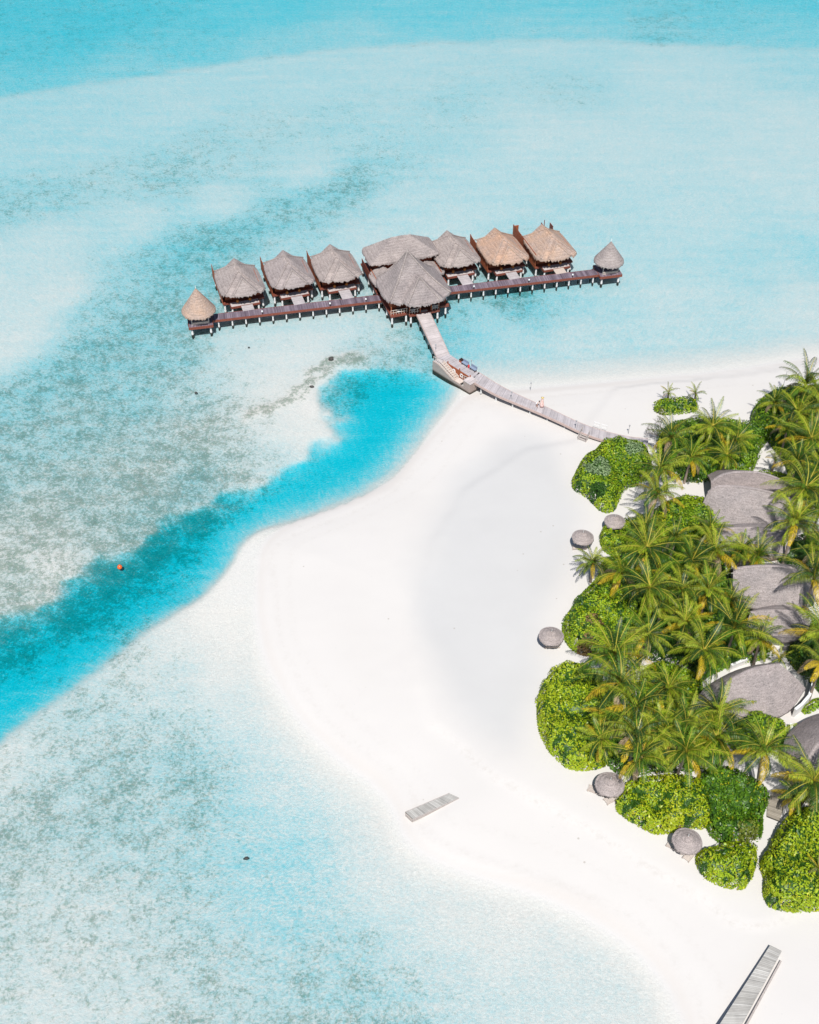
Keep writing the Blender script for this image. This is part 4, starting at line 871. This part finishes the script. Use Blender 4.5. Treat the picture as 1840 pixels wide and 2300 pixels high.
r3=g3([(1600,1192),(1633,1187),(1680,1185),(1725,1187),(1775,1196)],[4.2,4.5,4.6,4.6,4.3]); f3=g3([(1600,1225),(1640,1242),(1690,1250),(1740,1252),(1775,1240)],2.8)
hut('grey thatched house farthest along the island, with a second darker roof behind it',[(r,f,mirror(r,f),(1,1,1),.5),(r2,f2,b2,(.86,.83,.82),.3),(r3,f3,mirror(r3,f3),(.97,.97,.98),.2)])
r=g3([(1647,1277),(1690,1272),(1745,1271),(1801,1279),(1842,1292)],[6.3,6.8,7,6.6,6]); f=g3([(1644,1342),(1679,1362),(1731,1369),(1780,1368),(1828,1358)],3.4)
r3=g3([(1685,1376),(1720,1371),(1770,1372),(1815,1378)],[4.5,4.8,4.8,4.6]); f3=g3([(1672,1420),(1712,1437),(1775,1441),(1820,1432)],2.9)
hut('grey thatched house with the shadow of a tall palm lying on its roof',[(r,f,mirror(r,f),(1,1,1),.5),(r3,f3,mirror(r3,f3),(.98,.97,.97),.2)])
r=g3([(1597,1574),(1622,1543),(1660,1516),(1700,1500),(1752,1492)],[4.9,6.1,6.8,7,6.6]); f=g3([(1604,1606),(1650,1614),(1710,1616),(1768,1600),(1810,1546)],[3.3,3.3,3.3,3.4,3.9]); b=g3([(1563,1570),(1585,1545),(1635,1513),(1690,1495),(1748,1488)],[4,4,4,4,4.4])
r3=g3([(1556,1578),(1600,1577)],[4.3,4.5]); f3=g3([(1545,1616),(1606,1612)],2.9)
hut('grey thatched house with a boat shaped roof, its dark back slope towards the sea',[(r,f,b,(1.02,1.01,1.01),.35),(r3,f3,mirror(r3,f3,3.2),(.98,.97,.98),.1)])
r=g3([(1795,1735),(1811,1708),(1835,1672),(1875,1640),(1920,1618)],[4.4,5.6,6.4,6.9,6.9]); b=g3([(1764,1706),(1762,1664),(1787,1632),(1825,1608),(1880,1590)],3.5)
hut('dark thatched house cut off by the picture edge, beside the white courtyard',[(r,mirror(r,b),b,(.92,.90,.90),.6)])
# garden walls and odds and ends
def wall(lab,pts,h):
    c=G(pts[0][0],pts[0][1],1.2); e=empty('garden_wall',(c[0],c[1],1.1),0,lab,'wall','white garden walls'); m=MB()
    for p,q in zip(pts[:-1],pts[1:]):
        a=G(p[0],p[1],1.2)-c; b=G(q[0],q[1],1.2)-c; beam((a[0],a[1],h/2),(b[0],b[1],h/2),.25,h,m)
    m.build('wall',M['plaster'],e)
    m=MB()
    for p,q in zip(pts[:-1],pts[1:]):
        a=G(p[0],p[1],1.2)-c; b=G(q[0],q[1],1.2)-c; beam((a[0],a[1],h+.04),(b[0],b[1],h+.04),.32,.08,m)
    m.build('coping',M['white_paint'],e)
wall('white curved wall at the end of the boat shaped roof',[(1822,1545),(1812,1580),(1795,1600),(1780,1612)],1.6)
wall('white wall between the boat shaped roof and the dark roofed house',[(1772,1640),(1775,1665),(1783,1685)],1.3)
wall('white wall behind the boat shaped roof under the palms',[(1640,1505),(1690,1484),(1740,1472)],1.0)
wall('narrow white wall at the gable of the house with the palm shadow',[(1640,1318),(1641,1365)],2.0)
c=G(1763,1600,1.3); e=empty('beach_chair',(c[0],c[1],1.2),R(30),'small folding chair with red cloth by the white courtyard','chair')
m=MB(); m.box(-.28,.28,-.3,.25,.34,.4); m.build('seat',M['red'],e); m=MB(); m.box(-.28,.28,.26,.32,.4,1.0); m.build('backrest',M['red'],e)
for x in (-.26,.2):
    for y in (-.28,.2): m=MB(); m.box(x,x+.05,y,y+.05,0,.335); m.build('leg',M['white_paint'],e)
a=[G(1722,1835,1.25)[:2],G(1724,1800,1.25)[:2],G(1738,1775,1.25)[:2]]; b=[G(1750,1846,1.25)[:2],G(1762,1812,1.25)[:2],G(1775,1785,1.25)[:2]]
e=empty('garden_boardwalk',(a[0][0],a[0][1],0),0,'short brown plank path between the bushes leading to the dark roofed house','boardwalk')
m=MB(); deck_strip(m,rel(resample(a,10),a[0]),rel(resample(b,10),a[0]),1.42,.2,0,(.72,.66,.58)); m.build('deck',M['deck_old'],e)
c=G(1742,868,1.3); m=MB(); m.cyl((0,0,0),(0,0,5.2),.045,.03,6); o=m.build('thin_pole',M['metal'],None); o.location=(c[0],c[1]-3,1.2); tag(o,'thin bare pole rising above the bushes near the far beach','pole')

# ------------------------------------------------------------------ bushes
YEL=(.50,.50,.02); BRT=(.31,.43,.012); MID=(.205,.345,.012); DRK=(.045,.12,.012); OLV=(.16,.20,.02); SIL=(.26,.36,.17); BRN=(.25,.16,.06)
def bush(lab,poly,hb,pal,dens=52,seed=0,size=.12,name='bush',group='bushes fringing the beach',extra=None,z0=1.15,cat='bush'):
    rg=np.random.default_rng(seed); P_=np.array(poly,float); y0,y1=P_[:,1].min(),P_[:,1].max()
    # the outline rests on the sand at its lower side and on top of the foliage at its far side
    W=np.array([G(p[0],p[1],z0+.15+(hb*.85)*(y1-p[1])/max(1,y1-y0))[:2] for p in P_]); W=smooth_poly(W,2)
    c=W.mean(0); lo=W.min(0);hi=W.max(0)
    st_=.45; xs=np.arange(lo[0]-st_,hi[0]+st_,st_); ys=np.arange(lo[1]-st_,hi[1]+st_,st_); X,Y=np.meshgrid(xs,ys); Q=np.stack([X.ravel(),Y.ravel()],1)
    def hf(q):
        sd=poly_sd(q,W)+.30*vnoise(q[:,0],q[:,1],1.0,seed)+.35*vnoise(q[:,0],q[:,1],2.7,seed+11)
        e=np.clip(sd/1.7,0,1); base=np.sqrt(np.clip(1-(1-e)**2,0,1))
        l=.60*vnoise(q[:,0],q[:,1],2.6,seed+1)+.42*vnoise(q[:,0],q[:,1],1.1,seed+2)
        big=.35*hb*vnoise(q[:,0],q[:,1],6,seed+3)
        return z0+base*np.maximum(hb+ (l+big)*np.clip(sd/2,0,1),.5), sd
    Hh,sd=hf(Q); nxx,nyy=len(xs),len(ys); ok=(sd>.30).reshape(nyy,nxx)
    kk=ok[:-1,:-1]&ok[1:,:-1]&ok[:-1,1:]&ok[1:,1:]; idx=np.arange(nyy-1)[:,None]*nxx+np.arange(nxx-1)[None]
    qf=np.stack([idx,idx+1,idx+nxx+1,idx+nxx],2)[kk]; us,iv=np.unique(qf,return_inverse=True)
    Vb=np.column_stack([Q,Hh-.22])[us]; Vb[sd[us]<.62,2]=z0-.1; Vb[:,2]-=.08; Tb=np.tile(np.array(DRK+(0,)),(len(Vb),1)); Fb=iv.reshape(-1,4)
    # leaves
    area=(hi-lo).prod(); n=int(area*dens); q=rg.uniform(lo,hi,(n,2)); h,s=hf(q); k=s>0.0; q=q[k];h=h[k];s=s[k]
    ne=int(len(W)*0+ (np.linalg.norm(np.diff(W,axis=0),axis=1).sum())*hb*dens*.75)   # leaves on the steep sides
    ei=rg.integers(0,len(W),ne); tt=rg.random(ne)[:,None]; pe=W[ei]*(1-tt)+W[(ei+1)%len(W)]*tt; ct=(c-pe); ct/=np.linalg.norm(ct,axis=1)[:,None]
    zr_=rg.random(ne); pe=pe+ct*(.05+.55*zr_[:,None]**2+.1*rg.random((ne,1))); he=z0+.05+hb*zr_*.80; keep_=poly_sd(pe,W)>-.1
    q=np.vstack([q,pe[keep_]]); h=np.r_[h+rg.uniform(-.14,.22,len(h)),he[keep_]]; s=np.r_[s,np.full(keep_.sum(),.2)]
    n=len(q); e_=.25
    gx=(hf(q+[e_,0])[0]-hf(q-[e_,0])[0])/(2*e_); gy=(hf(q+[0,e_])[0]-hf(q-[0,e_])[0])/(2*e_)
    N_=np.stack([-gx,-gy,np.ones(n)],1); N_/=np.linalg.norm(N_,axis=1)[:,None]; N_+=rg.normal(0,.42,(n,3)); N_/=np.linalg.norm(N_,axis=1)[:,None]
    A=np.cross(N_,rg.normal(0,1,(n,3))); A/=np.linalg.norm(A,axis=1)[:,None]; B=np.cross(N_,A)
    L=size*rg.uniform(.7,1.35,n)[:,None]; P3=np.column_stack([q,h])
    V=np.stack([P3-A*L*1.25,P3+B*L*.62-N_*.02,P3+A*L*1.25+N_*.03,P3-B*L*.62-N_*.02],1).reshape(-1,3)
    cl=vnoise(q[:,0],q[:,1],3.2,seed+5); r=rg.random(n); cols=np.zeros((n,3)); 
    w=np.clip(.5+.65*cl+.55*(r-.5),0,1)[:,None]; p0,p1=np.array(pal[0]),np.array(pal[1]); cols=p0*(1-w)+p1*w
    ky=rg.random(n)<pal[2]; cols[ky]=np.array(YEL)*rg.uniform(.7,1.1,(ky.sum(),1)); kd=(rg.random(n)<.05)|(vnoise(q[:,0],q[:,1],.45,seed+6)+.5*vnoise(q[:,0],q[:,1],1.1,seed+2)<-.62); cols[kd]=np.array(DRK)  # noise-picked leaves coloured dark to paint the shaded gaps between clumps
    if extra:
        for (ex,ey,er,ec) in extra:
            g=G(ex,ey,z0+hb)[:2]; m_=np.hypot(q[:,0]-g[0],q[:,1]-g[1])<er*(1+.3*vnoise(q[:,0],q[:,1],.9,seed+9)); cols[m_]=np.array(ec)*rg.uniform(.6,1.25,(m_.sum(),1))
    cols*=rg.uniform(.72,1.25,(n,1)); Tl=np.repeat(np.column_stack([cols,np.zeros(n)]),4,axis=0)
    Fl=np.arange(4*n).reshape(-1,4)
    o0=np.array([c[0],c[1],z0]); VV_=np.vstack([Vb,V])-o0; me=raw_mesh(name,VV_,np.vstack([Fb,Fl+len(Vb)]),np.vstack([Tb,Tl]))
    o=link(name,me,M['leaf']); o.location=o0; return tag(o,lab,cat,group)
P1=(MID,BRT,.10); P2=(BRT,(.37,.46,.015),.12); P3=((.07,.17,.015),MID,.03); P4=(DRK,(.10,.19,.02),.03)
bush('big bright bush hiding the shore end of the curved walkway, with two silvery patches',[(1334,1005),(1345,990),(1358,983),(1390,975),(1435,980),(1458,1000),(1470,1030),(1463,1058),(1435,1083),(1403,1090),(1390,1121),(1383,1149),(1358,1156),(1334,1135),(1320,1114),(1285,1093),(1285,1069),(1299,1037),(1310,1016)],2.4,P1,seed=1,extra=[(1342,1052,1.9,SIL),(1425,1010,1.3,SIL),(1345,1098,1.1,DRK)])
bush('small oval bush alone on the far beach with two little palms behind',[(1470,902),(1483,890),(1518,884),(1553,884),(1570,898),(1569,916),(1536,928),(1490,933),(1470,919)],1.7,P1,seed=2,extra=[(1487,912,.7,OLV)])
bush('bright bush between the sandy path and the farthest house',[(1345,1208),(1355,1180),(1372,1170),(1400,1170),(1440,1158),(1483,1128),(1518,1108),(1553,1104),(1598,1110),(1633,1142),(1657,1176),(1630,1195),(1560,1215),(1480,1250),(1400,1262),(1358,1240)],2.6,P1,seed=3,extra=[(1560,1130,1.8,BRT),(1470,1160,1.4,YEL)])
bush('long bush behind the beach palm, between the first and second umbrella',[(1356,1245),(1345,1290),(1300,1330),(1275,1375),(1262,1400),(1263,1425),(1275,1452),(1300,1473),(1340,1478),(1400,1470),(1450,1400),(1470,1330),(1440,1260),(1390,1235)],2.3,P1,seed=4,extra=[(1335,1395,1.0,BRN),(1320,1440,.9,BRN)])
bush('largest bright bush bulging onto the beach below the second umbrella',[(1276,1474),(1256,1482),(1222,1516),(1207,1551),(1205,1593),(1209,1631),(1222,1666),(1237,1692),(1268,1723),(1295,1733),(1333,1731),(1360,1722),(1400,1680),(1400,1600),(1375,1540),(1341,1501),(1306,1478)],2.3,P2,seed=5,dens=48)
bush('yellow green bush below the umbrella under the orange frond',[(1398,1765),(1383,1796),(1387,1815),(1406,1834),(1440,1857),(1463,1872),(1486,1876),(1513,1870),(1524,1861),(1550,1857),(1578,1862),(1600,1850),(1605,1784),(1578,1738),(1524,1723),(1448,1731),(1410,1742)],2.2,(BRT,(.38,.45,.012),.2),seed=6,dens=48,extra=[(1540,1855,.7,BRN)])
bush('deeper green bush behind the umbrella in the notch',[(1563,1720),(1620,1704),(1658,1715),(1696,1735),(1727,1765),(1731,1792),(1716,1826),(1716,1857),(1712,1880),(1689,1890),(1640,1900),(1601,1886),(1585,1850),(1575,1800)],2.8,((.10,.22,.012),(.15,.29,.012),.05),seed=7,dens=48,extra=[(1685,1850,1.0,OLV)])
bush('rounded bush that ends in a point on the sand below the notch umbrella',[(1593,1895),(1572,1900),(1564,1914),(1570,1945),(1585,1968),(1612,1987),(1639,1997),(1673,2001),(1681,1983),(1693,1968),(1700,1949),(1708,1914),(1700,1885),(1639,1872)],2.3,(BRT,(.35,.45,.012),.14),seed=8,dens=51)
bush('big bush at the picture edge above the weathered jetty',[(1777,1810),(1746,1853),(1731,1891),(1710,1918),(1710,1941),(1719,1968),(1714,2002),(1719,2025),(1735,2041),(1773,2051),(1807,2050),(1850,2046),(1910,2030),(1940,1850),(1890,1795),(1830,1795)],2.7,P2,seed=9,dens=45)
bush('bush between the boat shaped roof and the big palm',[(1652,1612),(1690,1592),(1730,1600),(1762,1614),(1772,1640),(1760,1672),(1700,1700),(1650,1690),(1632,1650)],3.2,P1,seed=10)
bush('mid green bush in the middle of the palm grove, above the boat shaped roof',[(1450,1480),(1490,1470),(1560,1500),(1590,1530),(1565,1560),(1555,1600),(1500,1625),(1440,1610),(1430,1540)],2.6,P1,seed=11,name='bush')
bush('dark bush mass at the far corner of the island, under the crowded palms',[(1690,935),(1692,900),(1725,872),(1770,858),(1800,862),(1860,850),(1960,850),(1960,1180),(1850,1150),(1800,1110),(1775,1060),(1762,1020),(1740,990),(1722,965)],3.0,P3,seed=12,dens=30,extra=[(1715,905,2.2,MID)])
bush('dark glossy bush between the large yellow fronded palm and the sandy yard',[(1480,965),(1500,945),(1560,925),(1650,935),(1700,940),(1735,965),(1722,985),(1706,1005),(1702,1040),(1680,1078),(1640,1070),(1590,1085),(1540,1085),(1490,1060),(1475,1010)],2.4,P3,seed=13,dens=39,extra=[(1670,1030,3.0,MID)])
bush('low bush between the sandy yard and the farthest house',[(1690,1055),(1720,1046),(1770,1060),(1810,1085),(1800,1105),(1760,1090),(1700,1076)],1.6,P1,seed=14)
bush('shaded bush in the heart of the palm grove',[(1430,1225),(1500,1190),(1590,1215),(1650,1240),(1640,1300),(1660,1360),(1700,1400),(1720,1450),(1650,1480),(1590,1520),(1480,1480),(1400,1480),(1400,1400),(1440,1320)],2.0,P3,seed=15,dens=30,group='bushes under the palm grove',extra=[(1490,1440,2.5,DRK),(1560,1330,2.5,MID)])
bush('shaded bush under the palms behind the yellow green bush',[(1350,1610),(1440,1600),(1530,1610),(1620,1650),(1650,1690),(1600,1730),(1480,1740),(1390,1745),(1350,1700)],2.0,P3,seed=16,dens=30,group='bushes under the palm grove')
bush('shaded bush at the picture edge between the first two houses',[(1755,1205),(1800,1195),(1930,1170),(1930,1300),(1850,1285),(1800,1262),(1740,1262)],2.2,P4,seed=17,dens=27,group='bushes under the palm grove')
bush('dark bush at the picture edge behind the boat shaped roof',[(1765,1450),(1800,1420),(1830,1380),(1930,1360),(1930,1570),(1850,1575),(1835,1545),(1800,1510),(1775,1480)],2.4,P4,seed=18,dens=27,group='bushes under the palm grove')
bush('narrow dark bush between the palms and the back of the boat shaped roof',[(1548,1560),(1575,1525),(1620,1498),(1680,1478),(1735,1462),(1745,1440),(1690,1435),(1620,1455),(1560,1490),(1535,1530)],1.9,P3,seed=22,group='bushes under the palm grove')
bush('low bright hedge along the white courtyard wall',[(1795,1595),(1812,1575),(1840,1555),(1860,1570),(1840,1590),(1810,1608)],1.2,P1,seed=19)
bush('small round shrub with broad leaves beside the house with the palm shadow',[(1775,1392),(1790,1385),(1808,1392),(1808,1408),(1790,1414),(1776,1406)],2.2,(MID,BRT,.15),seed=20,size=.28)

def bare_shrub():
    c=G(1492,985,1.2); rg=random.Random(4); m=MB()
    def br(p,d,L,r,k):
        q=p+d*L; m.cyl(p,q,r,r*.7,5,cap=False)
        if k<=0: return
        for i in range(3 if k>1 else 4):
            nd=(d+Vector((rg.uniform(-.7,.7),rg.uniform(-.7,.7),rg.uniform(-.3,.5)))).normalized(); br(q,nd,L*rg.uniform(.6,.85),r*.62,k-1)
    for i in range(5): br(Vector((0,0,0)),Vector((-.75+rg.uniform(-.4,.3),.35+rg.uniform(-.5,.5),.6)).normalized(),1.15,.05,4)
    o=m.build('bare_shrub',M['twig']); o.location=(c[0],c[1],1.1); tag(o,'leafless grey shrub on the sand behind the walkway bush','shrub')
bare_shrub()

# ------------------------------------------------------------------ coconut palms
PG=[(.042,.100,.008),(.08,.155,.010),(.20,.26,.012),(.026,.064,.010)]
def crown_mesh(seed,nf=24,Rr=4.3,yellow=.2,dead=.08,up=0.,pinn=30):
    rg=np.random.default_rng(seed); V=[];F=[];T=[]
    def quad(a,b,c_,d,t):
        k=len(V); V.extend([a,b,c_,d]); F.append((k,k+1,k+2,k+3)); T.extend([t]*4)
    for i in range(nf):
        az=i*2.399963+rg.uniform(-.25,.25); age=(i+.5)/nf            # 0 young, 1 old
        e0=R(80-78*age**1.05+rg.uniform(-9,9)+up); droop=R(48+52*age+rg.uniform(-10,18)); L=Rr*(.82+.36*math.sin(math.pi*min(1,age*.9+.15)))*rg.uniform(.88,1.1)
        kind=rg.random(); 
        base=np.array(PG[rg.integers(0,4)]); rib=np.array((.42,.36,.05))
        if age>.55 and kind<yellow: base=np.array((.42,.30,.015)); rib=np.array((.50,.33,.03))
        elif age>.75 and kind<yellow+dead: base=np.array((.30,.22,.13)); rib=np.array((.32,.25,.16)); droop*=1.25
        elif kind>.75: base=np.array((.22,.27,.02))
        base=base*rg.uniform(.8,1.2)
        n=12; pts=[np.zeros(3)]; dirs=[]; e=e0; tw=rg.uniform(-.35,.35)
        for k in range(n):
            t=(k+.5)/n; e=e0-droop*t**1.35; a=az+tw*t*t; d=np.array([math.cos(e)*math.cos(a),math.cos(e)*math.sin(a),math.sin(e)]); dirs.append(d); pts.append(pts[-1]+d*L/n)
        pts=np.array(pts); dirs.append(dirs[-1]); dirs=np.array(dirs)
        for k in range(n):   # midrib
            w=.055*(1-k/n)+.012; sd=np.cross(dirs[k],(0,0,1)); sd/=max(1e-6,np.linalg.norm(sd)); u=np.cross(sd,dirs[k])*w*.5
            t=tuple(rib)+(0,); a0=pts[k]+u;b0=pts[k+1]+u
            quad(a0-sd*w,a0+sd*w,b0+sd*w*.85,b0-sd*w*.85,t)
        for s in (-1,1):
            for j in range(pinn):
                t=.10+.90*(j+rg.uniform(-.2,.2))/pinn; x=min(n-1e-3,t*n); k=int(x); fr=x-k; p=pts[k]*(1-fr)+pts[k+1]*fr; d=dirs[k]
                sd=np.cross(d,(0,0,1)); nn=np.linalg.norm(sd); sd=sd/nn if nn>1e-3 else np.array([1.,0,0]); u=np.cross(sd,d)
                ll=.92*(math.sin(math.pi*min(1,.16+.80*t))**.7)*rg.uniform(.8,1.1)*(Rr/4.3)
                fwd=.55+.7*t; dn=.5+.9*rg.random()+.8*max(0,age-.25)
                l1=(sd*s+d*fwd+u*(-.02-.35*age)); l1/=np.linalg.norm(l1); l2=l1*1.0+np.array([0,0,-dn*1.6]); l2/=np.linalg.norm(l2)
                m_=p+l1*ll*.5; en=m_+l2*ll*.55; wd=np.cross(l1,u); wd/=max(1e-6,np.linalg.norm(wd)); wd=wd*.034
                c_=base*rg.uniform(.5,1.6); tt=tuple(c_)+(0,)
                quad(p-wd*.6,p+wd*.6,m_+wd,m_-wd,tt); quad(m_-wd,m_+wd,en+wd*.2,en-wd*.2,tt)
    # fibrous heart with a few nuts
    for i in range(7):
        a=i*.9; c0=np.array([.3*math.cos(a),.3*math.sin(a),-.30]); r_=.14
        for q in range(4):
            a1=q*math.pi/2;a2=(q+1)*math.pi/2
            quad(c0+[0,0,r_],c0+[r_*math.cos(a1),r_*math.sin(a1),0],c0+[0,0,-r_],c0+[r_*math.cos(a2),r_*math.sin(a2),0],(.22,.20,.05,0))
    me=raw_mesh('crown',np.array(V),np.array(F),np.array(T)); me.materials.append(M['palm']); return me
CR=[crown_mesh(101,26,4.4,.22,.06),crown_mesh(102,24,4.2,.30,.22),crown_mesh(103,28,4.3,.12,.15,-9),crown_mesh(104,20,4.4,.35,.15,6),crown_mesh(105,24,4.3,.18,.22),crown_mesh(106,28,4.4,.25,.08,-6)]
SMALL=[crown_mesh(111,11,3.2,.1,.1,8,20),crown_mesh(112,10,3.2,.15,.0,12,20)]
YELC=[crown_mesh(121,20,4.0,.75,.0,0)]
GREY_=[crown_mesh(131,22,4.3,.15,.75,-4)]
TRK={}
def trunk_mesh(h):
    k=round(h*2)/2
    if k in TRK: return TRK[k]
    rg=random.Random(int(k*10)); m=MB(); n=9; bx,by=rg.uniform(-.12,.12)*k,rg.uniform(-.10,.02)*k
    pts=[(bx*(1-t)**2,by*(1-t)**2,k*t) for t in np.linspace(0,1,n)]
    for i in range(n-1): m.cyl(pts[i],pts[i+1],.2-.08*i/n,.2-.08*(i+1)/n,8,cap=False)
    me=raw_mesh('trunk',m.v,m.f,m.t,True); me.materials.append(M['trunk']); TRK[k]=me; return me
def palm(px,py,r,h,lab,crown=None,i=0,group='coconut palms of the island grove'):
    r*=.93+.14*math.sin(i*2.3); c=G(px,py,1.1+h); k=round(h*2)/2
    e=empty('palm_tree',(c[0],c[1],1.1),0,lab,'palm tree',group)
    me=crown if crown is not None else CR[i%len(CR)]
    t=bpy.data.objects.new('trunk',trunk_mesh(h)); col.objects.link(t); t.parent=e; t.scale=(1,1,h/k)
    o=bpy.data.objects.new('crown',me); col.objects.link(o); o.parent=e; o.location=(0,0,h); s=r/4.3; o.scale=(s,s,s); o.rotation_euler=(random.uniform(-.24,.24),random.uniform(-.24,.24),i*1.7+random.uniform(0,1))
S0,S1=SMALL; Y0=YELC[0]; D0=GREY_[0]
PALMS=[
(1502,882,2.4,2.0,'little palm behind the small oval bush, on the side of the overwater villas',S0),
(1563,884,2.4,2.0,'little palm behind the small oval bush, on the landward side',S1),
(1600,958,4.9,5.5,'large palm with arching yellow fronds just inland of the small oval bush',None),
(1508,985,3.9,5.0,'slender upright palm beside the leafless shrub',None),
(1551,1030,3.6,4.5,'palm with one bright orange hanging frond before the sandy path',None),
(1633,1022,3.4,4.5,'palm standing just behind the ridge of the farthest house, toward its sea end',None),
(1484,1055,3.8,5.5,'palm at the landward edge of the big walkway bush',None),
(1474,1112,4.4,6.0,'palm leaning over the sandy path beside the big walkway bush',None),
(1742,1032,2.2,2.5,'small palm in the sandy yard behind the farthest house',S0),
(1808,868,4.6,7.0,'tallest palm at the far corner of the island, standing clear against the sand',None),
(1742,905,3.6,4.0,'palm among the bushes at the foot of the thin bare pole',None),
(1795,930,4.4,6.0,'dense palm directly below the tallest corner palm',None),
(1835,905,4.2,6.0,'palm cut by the picture edge beside the tallest corner palm',None),
(1768,965,3.8,5.0,'palm with yellow tips at the edge of the dark bush mass behind the yard',None),
(1822,985,4.3,6.5,'palm at the picture edge level with the sandy yard',None),
(1790,1040,4.0,6.0,'palm between the sandy yard and the picture edge, over dark shade',None),
(1845,1060,4.4,6.5,'palm half outside the picture behind the farthest house',None),
(1808,1098,4.6,7.0,'palm hanging over the landward end of the farthest house ridge',None),
(1840,1150,4.3,6.0,'palm at the picture edge beyond the landward end of the farthest house',None),
(1785,1176,5.0,7.5,'big drooping palm overhanging the landward half of the farthest house',None),
(1450,1178,2.8,4.5,'palm rising from the bush beside the hidden thatched umbrella',None),
(1517,1210,3.6,5.5,'palm in front of the bright bush seaward of the farthest house',None),
(1592,1190,3.1,4.5,'palm whose crown brushes the seaward eave of the farthest house',None),
(1452,1232,4.4,6.5,'palm above the bush behind the free standing umbrella',None),
(1668,1232,3.6,4.0,'bright yellow green palm in front of the low roof of the farthest house',Y0),
(1606,1240,3.9,5.0,'palm beside the bright yellow palm, on its seaward side',None),
(1332,1266,3.0,3.5,'lone palm leaning out over the open sand between two umbrellas',None),
(1552,1262,4.2,5.5,'palm in the middle of the grove with a shaded hollow below it',None),
(1395,1290,3.6,4.5,'palm just landward of the one leaning over the open sand',None),
(1461,1320,4.8,7.0,'large spreading palm above the long bush',None),
(1590,1328,4.2,6.0,'palm near the gable of the house with the palm shadow',None),
(1530,1325,3.8,5.5,'palm between the large spreading palm and the gable of the second house',None),
(1640,1345,3.6,4.0,'yellow palm at the seaward gable of the house with the palm shadow',Y0),
(1829,1300,4.6,7.5,'tall palm casting its shadow on the second house roof',None),
(1850,1240,4.2,6.0,'palm at the picture edge between the first two houses',None),
(1453,1425,4.2,6.0,'palm with grey dry fronds in the middle of the grove',D0),
(1379,1472,4.6,6.0,'palm between the second umbrella and the grey dry palm, fronds over the sand gap',None),
(1538,1400,4.0,5.5,'palm above the one with long yellow ribs near the boat shaped roof',None),
(1580,1462,5.0,6.5,'wide palm with long yellow ribs above the boat shaped roof',None),
(1650,1412,4.2,6.0,'palm before the low roof of the second house',None),
(1708,1436,3.9,5.0,'palm hanging over the back of the boat shaped roof',None),
(1753,1480,2.6,2.5,'small fan shaped palm with pale yellow stems at the boat roof tip',S1),
(1843,1425,4.4,6.0,'dark palm at the picture edge beside the small broad leaved shrub',None),
(1845,1490,4.6,6.5,'palm at the picture edge drooping towards the end of the boat shaped roof',None),
(1394,1535,4.6,7.0,'palm rising from the landward side of the largest beach bush',None),
(1425,1590,4.4,6.5,'palm just below the tall one at the largest beach bush',None),
(1375,1610,3.8,5.0,'palm reaching over the largest beach bush with brown tips',None),
(1610,1602,3.8,5.5,'palm in front of the small wing of the boat roofed house',None),
(1541,1628,4.0,6.0,'palm left of the small wing of the boat roofed house',None),
(1490,1640,4.2,5.5,'palm half way between the largest beach bush and the boat roofed house',None),
(1430,1650,4.2,6.0,'palm with pale hanging fronds behind the umbrella under the orange frond',D0),
(1441,1702,4.4,5.5,'palm whose orange frond covers the thatched umbrella',None),
(1541,1688,4.2,5.5,'palm with one orange frond hanging over the yellow green bush',None),
(1612,1660,4.2,5.5,'palm above the deeper green bush',None),
(1716,1685,4.9,7.0,'big star shaped palm in front of the dark roofed house',None),
(1827,1755,4.4,5.5,'palm at the picture edge above the brown plank path',None),
(1790,1790,3.0,3.0,'low yellow palm over the brown plank path',Y0),
(1484,1372,3.8,5.0,'palm between the large spreading palm and the grey dry one',None),
(1703,1252,3.4,4.0,'palm between the bright yellow palm and the ridge of the second house',None),
(1503,1545,3.6,4.0,'palm in front of the mid green bush in the middle of the grove',None),
(1352,1662,3.2,4.0,'palm over the lower end of the largest beach bush',None),
(1668,1560,2.6,3.0,'small palm tip showing against the front of the boat shaped roof',S0),
(1655,985,3.6,4.5,'palm over the dark glossy bush beside the sandy yard',None),
(1838,1950,2.2,3.0,'small palm poking out of the big bush above the jetty',S0),
]
for i,(px,py,r,h,lab,cr) in enumerate(PALMS): palm(px,py,r,h,lab,cr,i)
